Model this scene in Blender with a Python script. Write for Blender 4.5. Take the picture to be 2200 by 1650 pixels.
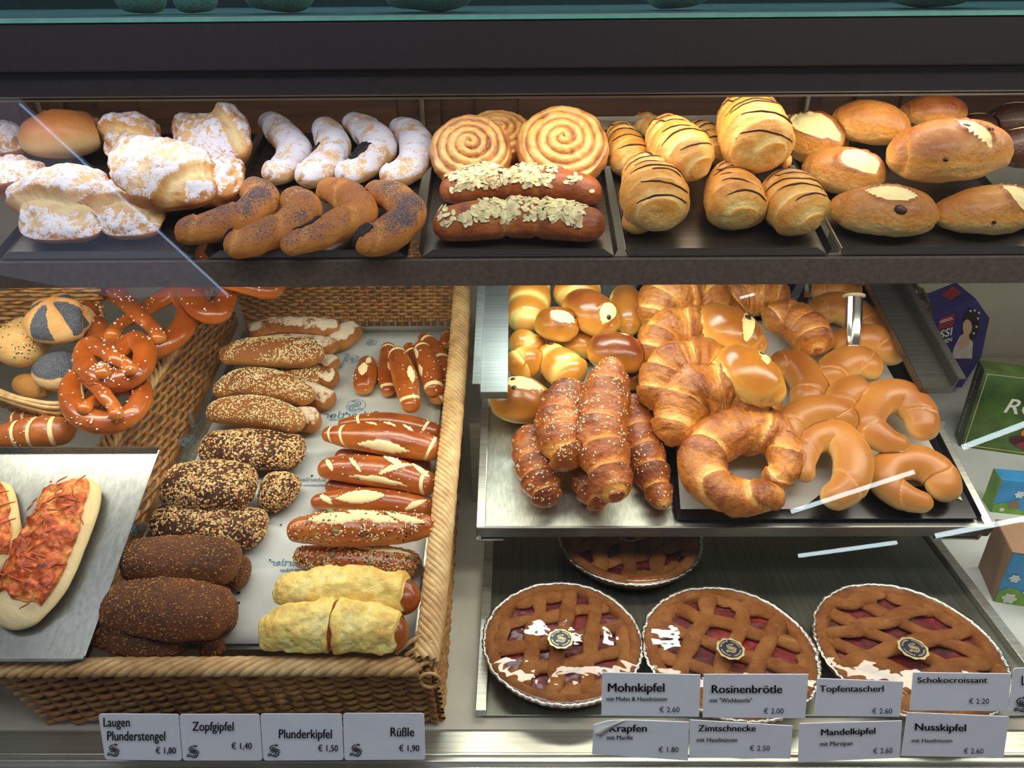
import bpy, math, random, zlib
import numpy as np
from mathutils import Vector, Matrix
from mathutils.bvhtree import BVHTree

for o in list(bpy.data.objects):
    bpy.data.objects.remove(o)
scene = bpy.context.scene
COL = scene.collection
rad = math.radians

# ------------------------------------------------------------------ camera
FPX = 1600.0                                   # focal length in pixels of the 2200 x 1650 frame
CAM = np.array([0.0, 0.0, 1.40])
_p, _y, _r = rad(28.0), rad(0.6), rad(0.5)
_f = np.array([-math.sin(_y) * math.cos(_p), math.cos(_y) * math.cos(_p), -math.sin(_p)])
_ri = np.array([math.cos(_y), math.sin(_y), 0.0])
_up = np.cross(_ri, _f)
RIGHT = _ri * math.cos(_r) - _up * math.sin(_r)
UP = _up * math.cos(_r) + _ri * math.sin(_r)
FWD = _f
cam_data = bpy.data.cameras.new('camera')
cam_data.sensor_width = 36.0
cam_data.lens = 36.0 * FPX / 2200.0
cam_data.clip_start = 0.02
cam = bpy.data.objects.new('camera', cam_data)
COL.objects.link(cam)
M4 = Matrix.Identity(4)
for i in range(3):
    M4[i][0], M4[i][1], M4[i][2], M4[i][3] = RIGHT[i], UP[i], -FWD[i], CAM[i]
cam.matrix_world = M4
scene.camera = cam

# ------------------------------------------------------------------ exposure, world, lamps
scene.view_settings.view_transform = 'Standard'
scene.view_settings.look = 'None'
scene.view_settings.gamma = 1.0
scene.view_settings.use_curve_mapping = False
scene.view_settings.exposure = 0.0

world = bpy.data.worlds.new('shop_air')
scene.world = world
world.use_nodes = True
bg = world.node_tree.nodes['Background']
bg.inputs[0].default_value = (0.95, 0.93, 0.98, 1)
bg.inputs[1].default_value = 0.12


def area_lamp(name, loc, look, sx, sy, power, color):
    L = bpy.data.lights.new(name, 'AREA')
    L.shape = 'RECTANGLE'
    L.size, L.size_y = sx, sy
    L.energy = power
    L.color = color
    o = bpy.data.objects.new(name, L)
    COL.objects.link(o)
    o.location = loc
    o.rotation_euler = Vector(look).to_track_quat('-Z', 'Y').to_euler()
    return o


# fluorescent strips inside the display case: behind the upper fascia and under the pastry shelf
area_lamp('upper_case_strip_cool', (-0.45, 0.884, 1.320), (0, 0.02, -1), 0.80, 0.03, 0.72, (0.93, 0.93, 1.0))
area_lamp('upper_case_strip_warm', (0.42, 0.884, 1.320), (0, 0.02, -1), 0.90, 0.03, 1.35, (1.0, 0.90, 0.74))
area_lamp('lower_case_strip_left', (-0.45, 0.85, 1.116), (0, 0.02, -1), 0.86, 0.05, 2.3, (1.0, 0.95, 0.77))
area_lamp('lower_case_strip_right', (0.50, 0.85, 1.116), (0, 0.02, -1), 0.92, 0.05, 2.15, (1.0, 0.95, 0.77))
area_lamp('pie_streak_light', (0.10, 1.05, 1.10), (0, -0.1, -1), 0.30, 0.05, 0.9, (0.86, 1.0, 0.96))  # added light, placed for the bright streak mirrored in the pie wrap
area_lamp('top_shelf_fill', (0.1, 1.15, 1.66), (0, -0.1, -1), 2.4, 0.05, 7.0, (0.85, 0.97, 1.0))  # added fill that brightens the loaves and wall behind the tinted glass
area_lamp('shop_ceiling_light', (0.3, -0.1, 2.85), (0, 0.30, -1), 2.4, 0.4, 13, (0.88, 0.94, 1.0))
area_lamp('front_fill_cool', (-0.6, 0.50, 1.75), (0.05, 0.45, -1), 1.0, 0.08, 3.0, (0.92, 0.92, 1.0))  # added fill, out of view, brightening the pastry fronts on the upper shelf
area_lamp('front_fill_warm', (0.7, 0.50, 1.75), (-0.05, 0.45, -1), 1.1, 0.08, 4.4, (1.0, 0.90, 0.76))  # warm half of the added front fill

# ------------------------------------------------------------------ geometry helpers
def ray(px, py):
    return RIGHT * ((px - 1100.0) / FPX) + UP * ((825.0 - py) / FPX) + FWD


class Plane:
    """A support surface: point O, tilted by t degrees (rising away from the shop side)."""
    def __init__(s, y, z, t, x=0.0):
        s.O = np.array([x, y, z])
        t = rad(t)
        s.n = np.array([0.0, -math.sin(t), math.cos(t)])
        s.v = np.array([0.0, math.cos(t), math.sin(t)])


U = Plane(0.79, 1.145, 17.0)          # trays on the pastry shelf
R = Plane(0.787, 0.762, 18.5)         # slanted steel tray
B = Plane(0.61, 0.735, 12.0)          # paper in the basket
RIM = Plane(0.60, 0.765, 16.6)        # rim of the basket
T = Plane(0.561, 0.772, 23.0)          # steel tray with pizza bread
D = Plane(0.55, 0.66, 0.0)            # deck of the case
G = Plane(0.510, 0.67, 74.0)           # front glass, leaning back


def at(px, py, pl, h=0.0):
    r = ray(px, py)
    d = np.dot(pl.O + pl.n * h - CAM, pl.n) / np.dot(r, pl.n)
    return CAM + r * d, d


def at_y(px, py, y):
    r = ray(px, py)
    d = (y - CAM[1]) / r[1]
    return CAM + r * d, d


def at_z(px, py, z):
    r = ray(px, py)
    d = (z - CAM[2]) / r[2]
    return CAM + r * d, d


def unit(v):
    return v / (np.linalg.norm(v, axis=-1, keepdims=True) + 1e-12)


def sstep(x, a, b):
    t = np.clip((x - a) / (b - a), 0, 1)
    return t * t * (3 - 2 * t)


def vnoise(p, seed=0):
    p = np.asarray(p, float) + seed * 17.31
    i = np.floor(p).astype(np.int64)
    f = p - i
    f = f * f * (3 - 2 * f)

    def h(dx, dy, dz):
        n = (i[..., 0] + dx) * 374761393 + (i[..., 1] + dy) * 668265263 + (i[..., 2] + dz) * 2147483647 + seed * 974711
        n = (n ^ (n >> 13)) * 1274126177
        n = n ^ (n >> 16)
        return (n & 0xFFFF) / 65535.0
    x, y, z = f[..., 0], f[..., 1], f[..., 2]
    c00 = h(0, 0, 0) * (1 - x) + h(1, 0, 0) * x
    c10 = h(0, 1, 0) * (1 - x) + h(1, 1, 0) * x
    c01 = h(0, 0, 1) * (1 - x) + h(1, 0, 1) * x
    c11 = h(0, 1, 1) * (1 - x) + h(1, 1, 1) * x
    return (c00 * (1 - y) + c10 * y) * (1 - z) + (c01 * (1 - y) + c11 * y) * z


def fbm(p, seed=0, oct=3):
    a, s, t = 0.0, 1.0, 0.0
    for k in range(oct):
        a = a + vnoise(np.asarray(p) * (2 ** k), seed + k * 7) * s
        t += s
        s *= 0.5
    return a / t - 0.5


def mesh_np(name, V, Fq, attrs=None, smooth=True):
    me = bpy.data.meshes.new(name)
    V = np.ascontiguousarray(V, np.float32)
    Fq = np.ascontiguousarray(Fq, np.int32)
    k = Fq.shape[1]
    me.vertices.add(len(V))
    me.vertices.foreach_set('co', V.ravel())
    me.loops.add(Fq.size)
    me.loops.foreach_set('vertex_index', Fq.ravel())
    me.polygons.add(len(Fq))
    me.polygons.foreach_set('loop_start', np.arange(0, Fq.size, k, dtype=np.int32))
    me.polygons.foreach_set('use_smooth', np.full(len(Fq), smooth, bool))
    me.update(calc_edges=True)
    for n, arr in (attrs or {}).items():
        a = me.attributes.new(n, 'FLOAT', 'POINT')
        a.data.foreach_set('value', np.ascontiguousarray(arr, np.float32).ravel())
    return me


def grid_faces(N, M, wrap=True):
    i = np.arange(N - 1)[:, None]
    j = np.arange(M if wrap else M - 1)[None, :]
    j2 = (j + 1) % M
    return np.stack([i * M + j, i * M + j2, (i + 1) * M + j2, (i + 1) * M + j], -1).reshape(-1, 4)


def link(name, me, mat, parent=None, loc=None):
    o = bpy.data.objects.new(name, me)
    COL.objects.link(o)
    if mat is not None:
        me.materials.append(mat)
    if parent is not None:
        o.parent = parent
    if loc is not None:
        o.location = [float(c) for c in loc]
    return o


def tag(o, label, cat, group=None, kind=None):
    if label:
        o['label'] = label
    if cat:
        o['category'] = cat
    if group:
        o['group'] = group
    if kind:
        o['kind'] = kind
    return o


def empty(name, loc):
    o = bpy.data.objects.new(name, None)
    o.empty_display_size = 0.02
    COL.objects.link(o)
    o.location = [float(c) for c in loc]
    return o


class MB:
    """Collects polygons into one mesh."""
    def __init__(s):
        s.v, s.f = [], []

    def add(s, V, F):
        b = len(s.v)
        s.v += [tuple(map(float, p)) for p in V]
        s.f += [tuple(b + i for i in f) for f in F]

    def box(s, c, e, ax=None):
        c = np.array(c, float)
        ax = ax or (np.array([1., 0, 0]), np.array([0, 1., 0]), np.array([0, 0, 1.]))
        V = [c + ax[0] * (sx * e[0] / 2) + ax[1] * (sy * e[1] / 2) + ax[2] * (sz * e[2] / 2)
             for sx in (-1, 1) for sy in (-1, 1) for sz in (-1, 1)]
        s.add(V, [(0, 1, 3, 2), (4, 6, 7, 5), (0, 4, 5, 1), (2, 3, 7, 6), (0, 2, 6, 4), (1, 5, 7, 3)])

    def bar(s, a, b, w, h, up=(0, 0, 1)):
        a, b = np.array(a, float), np.array(b, float)
        t = unit(b - a)
        sd = unit(np.cross(t, np.array(up, float)))
        u = np.cross(sd, t)
        s.box((a + b) / 2, (np.linalg.norm(b - a), w, h), (t, sd, u))

    def tube(s, pts, r, m=6):
        V, Fq = tube_np(np.array(pts, float), r, m)
        b = len(s.v)
        s.v += V.tolist()
        s.f += (Fq + b).tolist()

    def prism(s, poly, vec):
        n = len(poly)
        vec = np.array(vec, float)
        V = [np.array(p, float) for p in poly] + [np.array(p, float) + vec for p in poly]
        s.add(V, [tuple(range(n)), tuple(range(2 * n - 1, n - 1, -1))] +
              [(i, n + i, n + (i + 1) % n, (i + 1) % n) for i in range(n)])

    def build(s, name, mat, parent=None, loc=None, smooth=False, bevel=0.0):
        V = np.array(s.v, float)
        if loc is not None:
            V = V - np.array(loc)
        me = bpy.data.meshes.new(name)
        me.from_pydata(V.tolist(), [], s.f)
        me.update()
        if smooth:
            me.polygons.foreach_set('use_smooth', [True] * len(me.polygons))
        o = link(name, me, mat, parent, loc if parent is None else None)
        if parent is not None and loc is not None:
            pass
        if bevel:
            b = o.modifiers.new('bevel', 'BEVEL')
            b.width = bevel
            b.segments = 2
            b.limit_method = 'ANGLE'
        return o


def tube_np(P, r, m=6):
    n = len(P)
    T_ = unit(np.gradient(P, axis=0))
    ref = np.array([0, 0, 1.0]) if abs(T_[:, 2]).mean() < 0.8 else np.array([1.0, 0, 0])
    S = unit(np.cross(T_, ref))
    Q = np.cross(S, T_)
    a = np.linspace(0, 2 * np.pi, m, endpoint=False)
    rr = np.broadcast_to(np.asarray(r, float), (n,))[:, None, None]
    V = P[:, None] + (S[:, None] * np.cos(a)[None, :, None] + Q[:, None] * np.sin(a)[None, :, None]) * rr
    V = V.reshape(-1, 3)
    F_ = grid_faces(n, m)
    # close the ends with pole vertices
    V = np.vstack([V, P[0], P[-1]])
    j = np.arange(m)
    e0 = np.stack([np.full(m, n * m), (j + 1) % m, j, j], -1)
    e1 = np.stack([np.full(m, n * m + 1), (n - 1) * m + j, (n - 1) * m + (j + 1) % m, (n - 1) * m + (j + 1) % m], -1)
    e0[:, 3] = e0[:, 2]
    F_ = np.vstack([F_, e0[:, [0, 1, 2, 0]], e1[:, [0, 1, 2, 0]]]) if False else F_
    return V, F_


def spline(P, n):
    """Catmull-Rom through the rows of P, n samples, even in arc length."""
    P = np.asarray(P, float)
    if len(P) == 2:
        t = np.linspace(0, 1, n)[:, None]
        return P[0] * (1 - t) + P[1] * t
    E = np.vstack([2 * P[0] - P[1], P, 2 * P[-1] - P[-2]])
    out = []
    for i in range(1, len(E) - 2):
        t = np.linspace(0, 1, 24, endpoint=False)[:, None]
        a, b, c, d = E[i - 1], E[i], E[i + 1], E[i + 2]
        out.append(0.5 * (2 * b + (c - a) * t + (2 * a - 5 * b + 4 * c - d) * t ** 2 + (3 * b - a - 3 * c + d) * t ** 3))
    out = np.vstack(out + [P[-1:]])
    L = np.concatenate([[0], np.cumsum(np.linalg.norm(np.diff(out[:, :3], axis=0), axis=1))])
    x = np.linspace(0, L[-1], n)
    return np.stack([np.interp(x, L, out[:, k]) for k in range(out.shape[1])], 1)


class Surf:
    """A closed grid surface: G[N,M,3], ring parameter s, angle a."""
    def __init__(s, Gd, sv, scale):
        s.G, s.s, s.scale = Gd, sv, scale
        s.norms()

    def norms(s):
        du = np.gradient(s.G, axis=0)
        dv = (np.roll(s.G, -1, 1) - np.roll(s.G, 1, 1))
        n = np.cross(dv, du)
        bad = np.linalg.norm(n, axis=-1) < 1e-14
        s.N = unit(n)
        c = s.G.mean((0, 1))
        if (s.N * unit(s.G - c)).sum(-1).mean() < 0:
            s.N = -s.N
        s.N[bad] = unit(s.G - c)[bad]

    def ev(s, sv, a, off=0.0):
        N, M = s.G.shape[:2]
        fi = np.interp(sv, s.s, np.arange(N))
        fj = (np.asarray(a) / (2 * np.pi) * M) % M
        i0 = np.clip(np.floor(fi).astype(int), 0, N - 2)
        j0 = np.floor(fj).astype(int) % M
        u, v = (fi - i0)[..., None], (fj - np.floor(fj))[..., None]
        j1 = (j0 + 1) % M

        def bl(A):
            return (A[i0, j0] * (1 - u) + A[i0 + 1, j0] * u) * (1 - v) + (A[i0, j1] * (1 - u) + A[i0 + 1, j1] * u) * v
        n = unit(bl(s.N))
        return bl(s.G) + n * np.asarray(off)[..., None], n


def sweep(pts, pl, base=0.0, flat=0.86, bot=0.8, cap=1.0, N=80, M=40, px=True, hs=None):
    """Rope-like body along picture points (x, y, half-width) lying on a support plane."""
    pts = np.asarray(pts, float)
    n = len(pts)
    b = np.linspace(base[0], base[1], n) if isinstance(base, (tuple, list)) else np.full(n, float(base))
    if hs is not None:
        b = b + np.asarray(hs)
    P = np.zeros((n, 4))
    for i, (x, y, r) in enumerate(pts):
        rm = max(r, pts[:, 2].max() * 0.75)
        h = b[i]
        p, d = at(x, y, pl, h)
        for _ in range(2):
            p, d = at(x, y, pl, h + rm * d / FPX * flat * bot)
        P[i, :3], P[i, 3] = p, r * d / FPX
    sf = sweep_w(P, pl.n, flat, bot, cap, N, M)
    sf.pl, sf.base = pl, float(b.min())
    return sf


def sweep_w(P, up, flat=0.86, bot=0.8, cap=1.0, N=80, M=40):
    c = spline(P, 240)
    L = np.concatenate([[0], np.cumsum(np.linalg.norm(np.diff(c[:, :3], axis=0), axis=1))])
    s = 0.5 - 0.5 * np.cos(np.linspace(0, np.pi, N))
    s = 0.65 * s + 0.35 * np.linspace(0, 1, N)
    s[0], s[-1] = 0, 1
    s = np.where(s < 0.5, s ** 1.15 * 0.5 ** (-0.15), 1 - (1 - s) ** 1.15 * 0.5 ** (-0.15))
    C = np.stack([np.interp(s * L[-1], L, c[:, k]) for k in range(4)], 1)
    C[:, 3] = np.maximum(C[:, 3], 1e-4)
    T_ = unit(np.gradient(C[:, :3], axis=0))
    # smooth frame
    S = unit(np.cross(np.asarray(up, float), T_))
    Q = unit(np.cross(T_, S))
    c0, c1 = cap if isinstance(cap, (tuple, list)) else (cap, cap)
    x0 = np.clip(s * L[-1] / (C[0, 3] * c0 * 1.0 + 1e-9), 0, 1)
    x1 = np.clip((1 - s) * L[-1] / (C[-1, 3] * c1 + 1e-9), 0, 1)
    k = np.sqrt(np.clip(1 - (1 - x0) ** 2, 0, 1)) * np.sqrt(np.clip(1 - (1 - x1) ** 2, 0, 1))
    Rr = C[:, 3] * np.maximum(k, 1e-3)
    a = np.linspace(0, 2 * np.pi, M, endpoint=False)
    sa = np.sin(a)
    hgt = np.where(sa > 0, sa * flat, sa * flat * bot)
    Gd = C[:, None, :3] + S[:, None] * (np.cos(a)[None, :, None] * Rr[:, None, None]) + Q[:, None] * (hgt[None, :, None] * Rr[:, None, None])
    sf = Surf(Gd, s, Rr.max())
    sf.R = Rr
    sf.A = np.broadcast_to(a[None], (N, M))
    sf.Sg = np.broadcast_to(s[:, None], (N, M))
    sf.L = L[-1]
    sf.up = np.asarray(up, float)
    return sf


def bun(cx, cy, rx, ry, ang, pl, base=0.0, flat=0.85, bot=0.75, N=64, M=44):
    """Loaf or bun with picture half-axes rx (along ang degrees) and ry."""
    c, s_ = math.cos(rad(ang)), math.sin(rad(ang))
    k = [-1, -0.93, -0.75, -0.4, 0, 0.4, 0.75, 0.93, 1]
    pts = [(cx + rx * q * c, cy + rx * q * s_, max(ry * math.sqrt(1 - q * q), ry * 0.02)) for q in k]
    return sweep(pts, pl, base, flat, bot, 0.15, N, M)


def pillow(corners, pl, base, H, n=4.0, NT=56, NR=44, dome=2.2, edge=0.5, px=True):
    """Cushion over a picture quad (TL, TR, BR, BL)."""
    Q = []
    for c in corners:
        p, d = at(c[0], c[1], pl, base + H * edge)
        Q.append(p - pl.n * (H * edge))
    Q = np.array(Q)
    th = np.linspace(0, 2 * np.pi, NT, endpoint=False)
    rb = np.linspace(0.0, 1.0, 9)[:-1]
    rt = 1 - np.linspace(0, 1, NR - 8) ** 1.6
    rho = np.concatenate([rb, rt])
    top = np.concatenate([np.zeros(8), np.ones(NR - 8)])
    q = np.stack([np.cos(th), np.sin(th)], -1) / ((np.abs(np.cos(th)) ** n + np.abs(np.sin(th)) ** n) ** (1 / n))[:, None]
    uv = rho[:, None, None] * q[None]
    u, v = (uv[..., 0:1] + 1) / 2, (uv[..., 1:2] + 1) / 2
    Pp = (Q[0] * (1 - u) + Q[1] * u) * v + (Q[3] * (1 - u) + Q[2] * u) * (1 - v)
    z = np.where(top > 0, edge + (1 - edge) * np.clip(1 - rho ** dome, 0, 1) ** 0.6, edge * rho ** 6)
    Gd = Pp + pl.n * (z[:, None, None] * H)
    # round the rim
    s = np.linspace(0, 1, NR)
    sf = Surf(Gd, s, np.linalg.norm(Q[1] - Q[0]) / 2)
    sf.R = np.full(NR, H)
    sf.uv, sf.top, sf.rho = uv, top, rho
    sf.A = np.broadcast_to(th[None], (NR, NT))
    sf.Sg = np.broadcast_to(s[:, None], (NR, NT))
    sf.up = pl.n
    sf.pl, sf.base = pl, base
    sf.L = sf.scale * 2
    return sf


def displace(sf, d):
    sf.G = sf.G + sf.N * d[..., None]
    sf.norms()


def crinkle(sf, amp, freq, seed=0, oct=3):
    displace(sf, amp * 2 * fbm(sf.G * freq, seed + 31, oct))


LAID = []


def settle(sf):
    """rest the body on its support, slide it clear of what was laid down before it, and dent it where it still presses."""
    rests = getattr(sf, 'pl', None) is not None
    if rests:
        h = ((sf.G - sf.pl.O) @ sf.pl.n).min()
        sf.G = sf.G + sf.pl.n * (sf.base + 0.0006 - h)
    N, M = sf.G.shape[:2]
    polys = grid_faces(N, M).tolist()
    toward = unit(CAM - sf.G.mean((0, 1)))
    lim = 0.024 if getattr(sf, 'base', 0) > 0.005 else 0.004
    best = None
    for k in range(int(lim / 0.002) + 1):
        V = (sf.G + toward * 0.002 * k).reshape(-1, 3)
        lo, hi = V.min(0), V.max(0)
        near = [t for t in LAID if np.all(lo < t[2]) and np.all(hi > t[1])]
        tree = BVHTree.FromPolygons(V.tolist(), polys)
        n = sum(len(tree.overlap(t[0])) for t in near)
        if best is None or n < best[0] * 0.6:
            best = (n, k, near)
        if n == 0:
            break
    sf.G = sf.G + toward * 0.002 * best[1]
    V = sf.G.reshape(-1, 3).copy()
    if best[0]:
        for _ in range(2):
            for t, lo, hi, sgn in best[2]:
                for q in np.nonzero(np.all(V > lo, 1) & np.all(V < hi, 1))[0]:
                    v = Vector(V[q])
                    p, nr, _i, d = t.find_nearest(v, 0.006)
                    if p is not None and (v - p).dot(nr) * sgn < 0.0004:
                        V[q] = p + nr * (sgn * 0.0015)
        if rests:
            low = (V - sf.pl.O) @ sf.pl.n
            V = V + np.clip(sf.base + 0.0004 - low, 0, None)[:, None] * sf.pl.n
        sf.G = V.reshape(N, M, 3)
        sf.norms()
    me = np.array(polys)
    fn = np.cross(V[me[:, 1]] - V[me[:, 0]], V[me[:, 3]] - V[me[:, 0]])
    sgn = 1.0 if (fn * sf.N.reshape(-1, 3)[me[:, 0]]).sum() > 0 else -1.0
    LAID.append((BVHTree.FromPolygons(V.tolist(), polys), V.min(0), V.max(0), sgn))


def put(sf, name, mat, bake=None, mask=None, label=None, cat=None, group=None, parent=None, loc=None):
    N, M = sf.G.shape[:2]
    if parent is None:
        settle(sf)
    if loc is None:
        c = sf.G.mean((0, 1))
        h = ((sf.G - c) @ sf.up).min()
        loc = c + sf.up * h
    at_ = {}
    at_['bake'] = np.zeros((N, M)) if bake is None else np.broadcast_to(bake, (N, M))
    at_['mask'] = np.zeros((N, M)) if mask is None else np.broadcast_to(mask, (N, M))
    me = mesh_np(name, (sf.G - loc).reshape(-1, 3), grid_faces(N, M), at_)
    o = link(name, me, mat, parent, loc if parent is None else None)
    tag(o, label, cat, group)
    o_loc[o.name] = np.array(loc)
    return o


o_loc = {}

# small pieces scattered on a surface -----------------------------------------
def _ell(nu, nv):
    V = [(0, 0, 1.0)]
    for i in range(1, nu):
        t = math.pi * i / nu
        V += [(math.sin(t) * math.cos(2 * math.pi * j / nv), math.sin(t) * math.sin(2 * math.pi * j / nv), math.cos(t)) for j in range(nv)]
    V.append((0, 0, -1.0))
    Fc = []
    for j in range(nv):
        Fc.append((0, 1 + j, 1 + (j + 1) % nv, 1 + (j + 1) % nv))
    for i in range(nu - 2):
        for j in range(nv):
            a, b = 1 + i * nv + j, 1 + i * nv + (j + 1) % nv
            Fc.append((a, a + nv, b + nv, b))
    e = len(V) - 1
    for j in range(nv):
        Fc.append((e, 1 + (nu - 2) * nv + (j + 1) % nv, 1 + (nu - 2) * nv + j, 1 + (nu - 2) * nv + j))
    return np.array(V), Fc


ELL = _ell(4, 6)


def scatter(sf, n, w, size, rng, parent, name, mat, lift=0.3, jit=0.3, tilt=0.35, label=None):
    """n seeds, density w[N,M], size (length, width, thickness) in metres; one child mesh of kind stuff."""
    G0 = sf.G
    du = np.linalg.norm(np.diff(G0, axis=0), axis=-1)
    dv = np.linalg.norm(np.roll(G0, -1, 1) - G0, axis=-1)[:-1]
    W = (du * dv * np.clip(w[:-1], 0, None)).ravel()
    if W.sum() <= 0:
        return None
    idx = rng.choice(len(W), n, p=W / W.sum())
    N, M = G0.shape[:2]
    i, j = idx // M, idx % M
    u = rng.random(n)
    sv = sf.s[i] * (1 - u) + sf.s[np.minimum(i + 1, N - 1)] * u
    a = (j + rng.random(n)) / M * 2 * np.pi
    k = 1 + jit * (rng.random((n, 3)) * 2 - 1)
    dim = np.array(size) * 0.5 * k
    P, Nn = sf.ev(sv, a)
    P = P + Nn * (dim[:, 2] * (lift * 2 - 0.4))[:, None]
    Nn = unit(Nn + tilt * (rng.random((n, 3)) - 0.5))
    t = unit(np.cross(Nn, rng.normal(size=(n, 3))))
    b = np.cross(Nn, t)
    V0, F0 = ELL
    V = P[:, None] + t[:, None] * (V0[None, :, 0:1] * dim[:, None, 0:1]) + b[:, None] * (V0[None, :, 1:2] * dim[:, None, 1:2]) + Nn[:, None] * (V0[None, :, 2:3] * dim[:, None, 2:3])
    return _emit(V, F0, parent, name, mat, label)


def _emit(V, F0, parent, name, mat, label=None, smooth=True):
    n, m = V.shape[:2]
    F_ = np.array(F0)
    me = bpy.data.meshes.new(name)
    V = (V - o_loc[parent.name]).reshape(-1, 3)
    tri = F_[:, 2] == F_[:, 3]
    off = (np.arange(n) * m)
    ft = (F_[tri][:, :3][None] + off[:, None, None]).reshape(-1, 3)
    fq = (F_[~tri][None] + off[:, None, None]).reshape(-1, 4)
    me.vertices.add(len(V))
    me.vertices.foreach_set('co', np.ascontiguousarray(V, np.float32).ravel())
    me.loops.add(ft.size + fq.size)
    me.loops.foreach_set('vertex_index', np.concatenate([ft.ravel(), fq.ravel()]).astype(np.int32))
    me.polygons.add(len(ft) + len(fq))
    st = np.concatenate([np.arange(len(ft)) * 3, ft.size + np.arange(len(fq)) * 4]).astype(np.int32)
    me.polygons.foreach_set('loop_start', st)
    me.polygons.foreach_set('use_smooth', np.full(len(st), smooth, bool))
    me.update(calc_edges=True)
    o = link(name, me, mat, parent)
    o['kind'] = 'stuff'
    if label:
        o['label'] = label
    return o


def flakes(sf, n, w, size, rng, parent, name, mat):
    """thin irregular flakes lying on a surface."""
    k = 7
    ang = np.linspace(0, 2 * np.pi, k, endpoint=False)
    V0 = [(math.cos(t), math.sin(t), z) for z in (0.5, -0.5) for t in ang]
    F0 = []
    for j in range(1, k - 1):
        F0.append((0, j, j + 1, j + 1))
        F0.append((k, k + j + 1, k + j, k + j))
    for j in range(k):
        F0.append((j, k + j, k + (j + 1) % k, (j + 1) % k))
    V0 = np.array(V0)
    G0 = sf.G
    du = np.linalg.norm(np.diff(G0, axis=0), axis=-1)
    dv = np.linalg.norm(np.roll(G0, -1, 1) - G0, axis=-1)[:-1]
    W = (du * dv * np.clip(w[:-1], 0, None)).ravel()
    idx = rng.choice(len(W), n, p=W / W.sum())
    N, M = G0.shape[:2]
    P, Nn = sf.ev(sf.s[idx // M], (idx % M + rng.random(n)) / M * 2 * np.pi)
    P = P + Nn * (rng.random(n) * size * 0.25)[:, None]
    Nn = unit(Nn + 0.75 * (rng.random((n, 3)) - 0.5))
    t = unit(np.cross(Nn, rng.normal(size=(n, 3))))
    b = np.cross(Nn, t)
    sz = size * (0.45 + 0.75 * rng.random(n))
    rr = 0.75 + 0.35 * rng.random((n, k))
    rr = np.concatenate([rr, rr], 1)
    V = P[:, None] + t[:, None] * (V0[None, :, 0] * rr * sz[:, None])[..., None] + b[:, None] * (V0[None, :, 1] * rr * sz[:, None] * 0.62)[..., None] + Nn[:, None] * (V0[None, :, 2:3] * 0.0007)
    return _emit(V, F0, parent, name, mat, None, False)


def shell(sf, s0, s1, a0, a1, thick, parent, name, mat, rng, lump=0.0, wob=0.15, ns=60, na=36, lscale=60.0, bake=None, label=None, off=0.0006, rag=None):
    """sheet laid over part of a surface, with a ragged outline and its own thickness."""
    sd = int(rng.integers(1000))
    sv = np.linspace(0, 1, ns)[:, None]
    av = np.linspace(0, 1, na)[None]
    q = np.stack([sv * 5 + 0 * av, 0 * sv + 3.3 + 0 * av, 0 * sv + 0 * av], -1)
    wa0 = fbm(q, sd, 3) * 2 * wob
    wa1 = fbm(q + 9.7, sd, 3) * 2 * wob
    q2 = np.stack([0 * sv + av * 4, 0 * sv + 7.1 + 0 * av, 0 * sv + 0 * av], -1)
    ws0 = fbm(q2, sd, 2) * wob * 0.25
    ws1 = fbm(q2 + 5.5, sd, 2) * wob * 0.25
    A = (a0 + wa0) * (1 - av) + (a1 + wa1) * av
    S_ = np.clip((s0 + ws0) * (1 - sv) + (s1 + ws1) * sv, 0, 1)
    P, Nn = sf.ev(S_, A)
    e = np.minimum(np.minimum(sv, 1 - sv) * ns / 3, np.minimum(av, 1 - av) * na / 3)
    e = sstep(e, 0, 1)
    lm = fbm(P * lscale, sd + 3, 3) * 2 * lump
    O = P + Nn * ((off + thick * (0.35 + 0.65 * e) + lm * e))[..., None]
    I_ = P - Nn * 0.0012
    V = np.concatenate([O.reshape(-1, 3), I_.reshape(-1, 3)])
    f = grid_faces(ns, na, False)
    k = ns * na
    fs = [f, f[:, ::-1] + k]
    idx = np.arange(k).reshape(ns, na)
    for ed in (idx[0], idx[-1][::-1], idx[:, 0][::-1], idx[:, -1]):
        fs.append(np.stack([ed[:-1], ed[1:], ed[1:] + k, ed[:-1] + k], -1))
    bk = 0.5 + lm / (lump + 1e-6) * 0.5 + 0.0 * P[..., 0]
    me = mesh_np(name, V - o_loc[parent.name], np.vstack(fs), {'bake': np.concatenate([bk.ravel(), bk.ravel()]), 'mask': np.zeros(2 * k)})
    o = link(name, me, mat, parent)
    if label:
        o['label'] = label
    return o
# ------------------------------------------------------------------ materials
def lin(c):
    c = np.array(c, float) / 255.0
    c = np.where(c <= 0.04045, c / 12.92, ((c + 0.055) / 1.055) ** 2.4)
    return (float(c[0]), float(c[1]), float(c[2]), 1.0)


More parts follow.
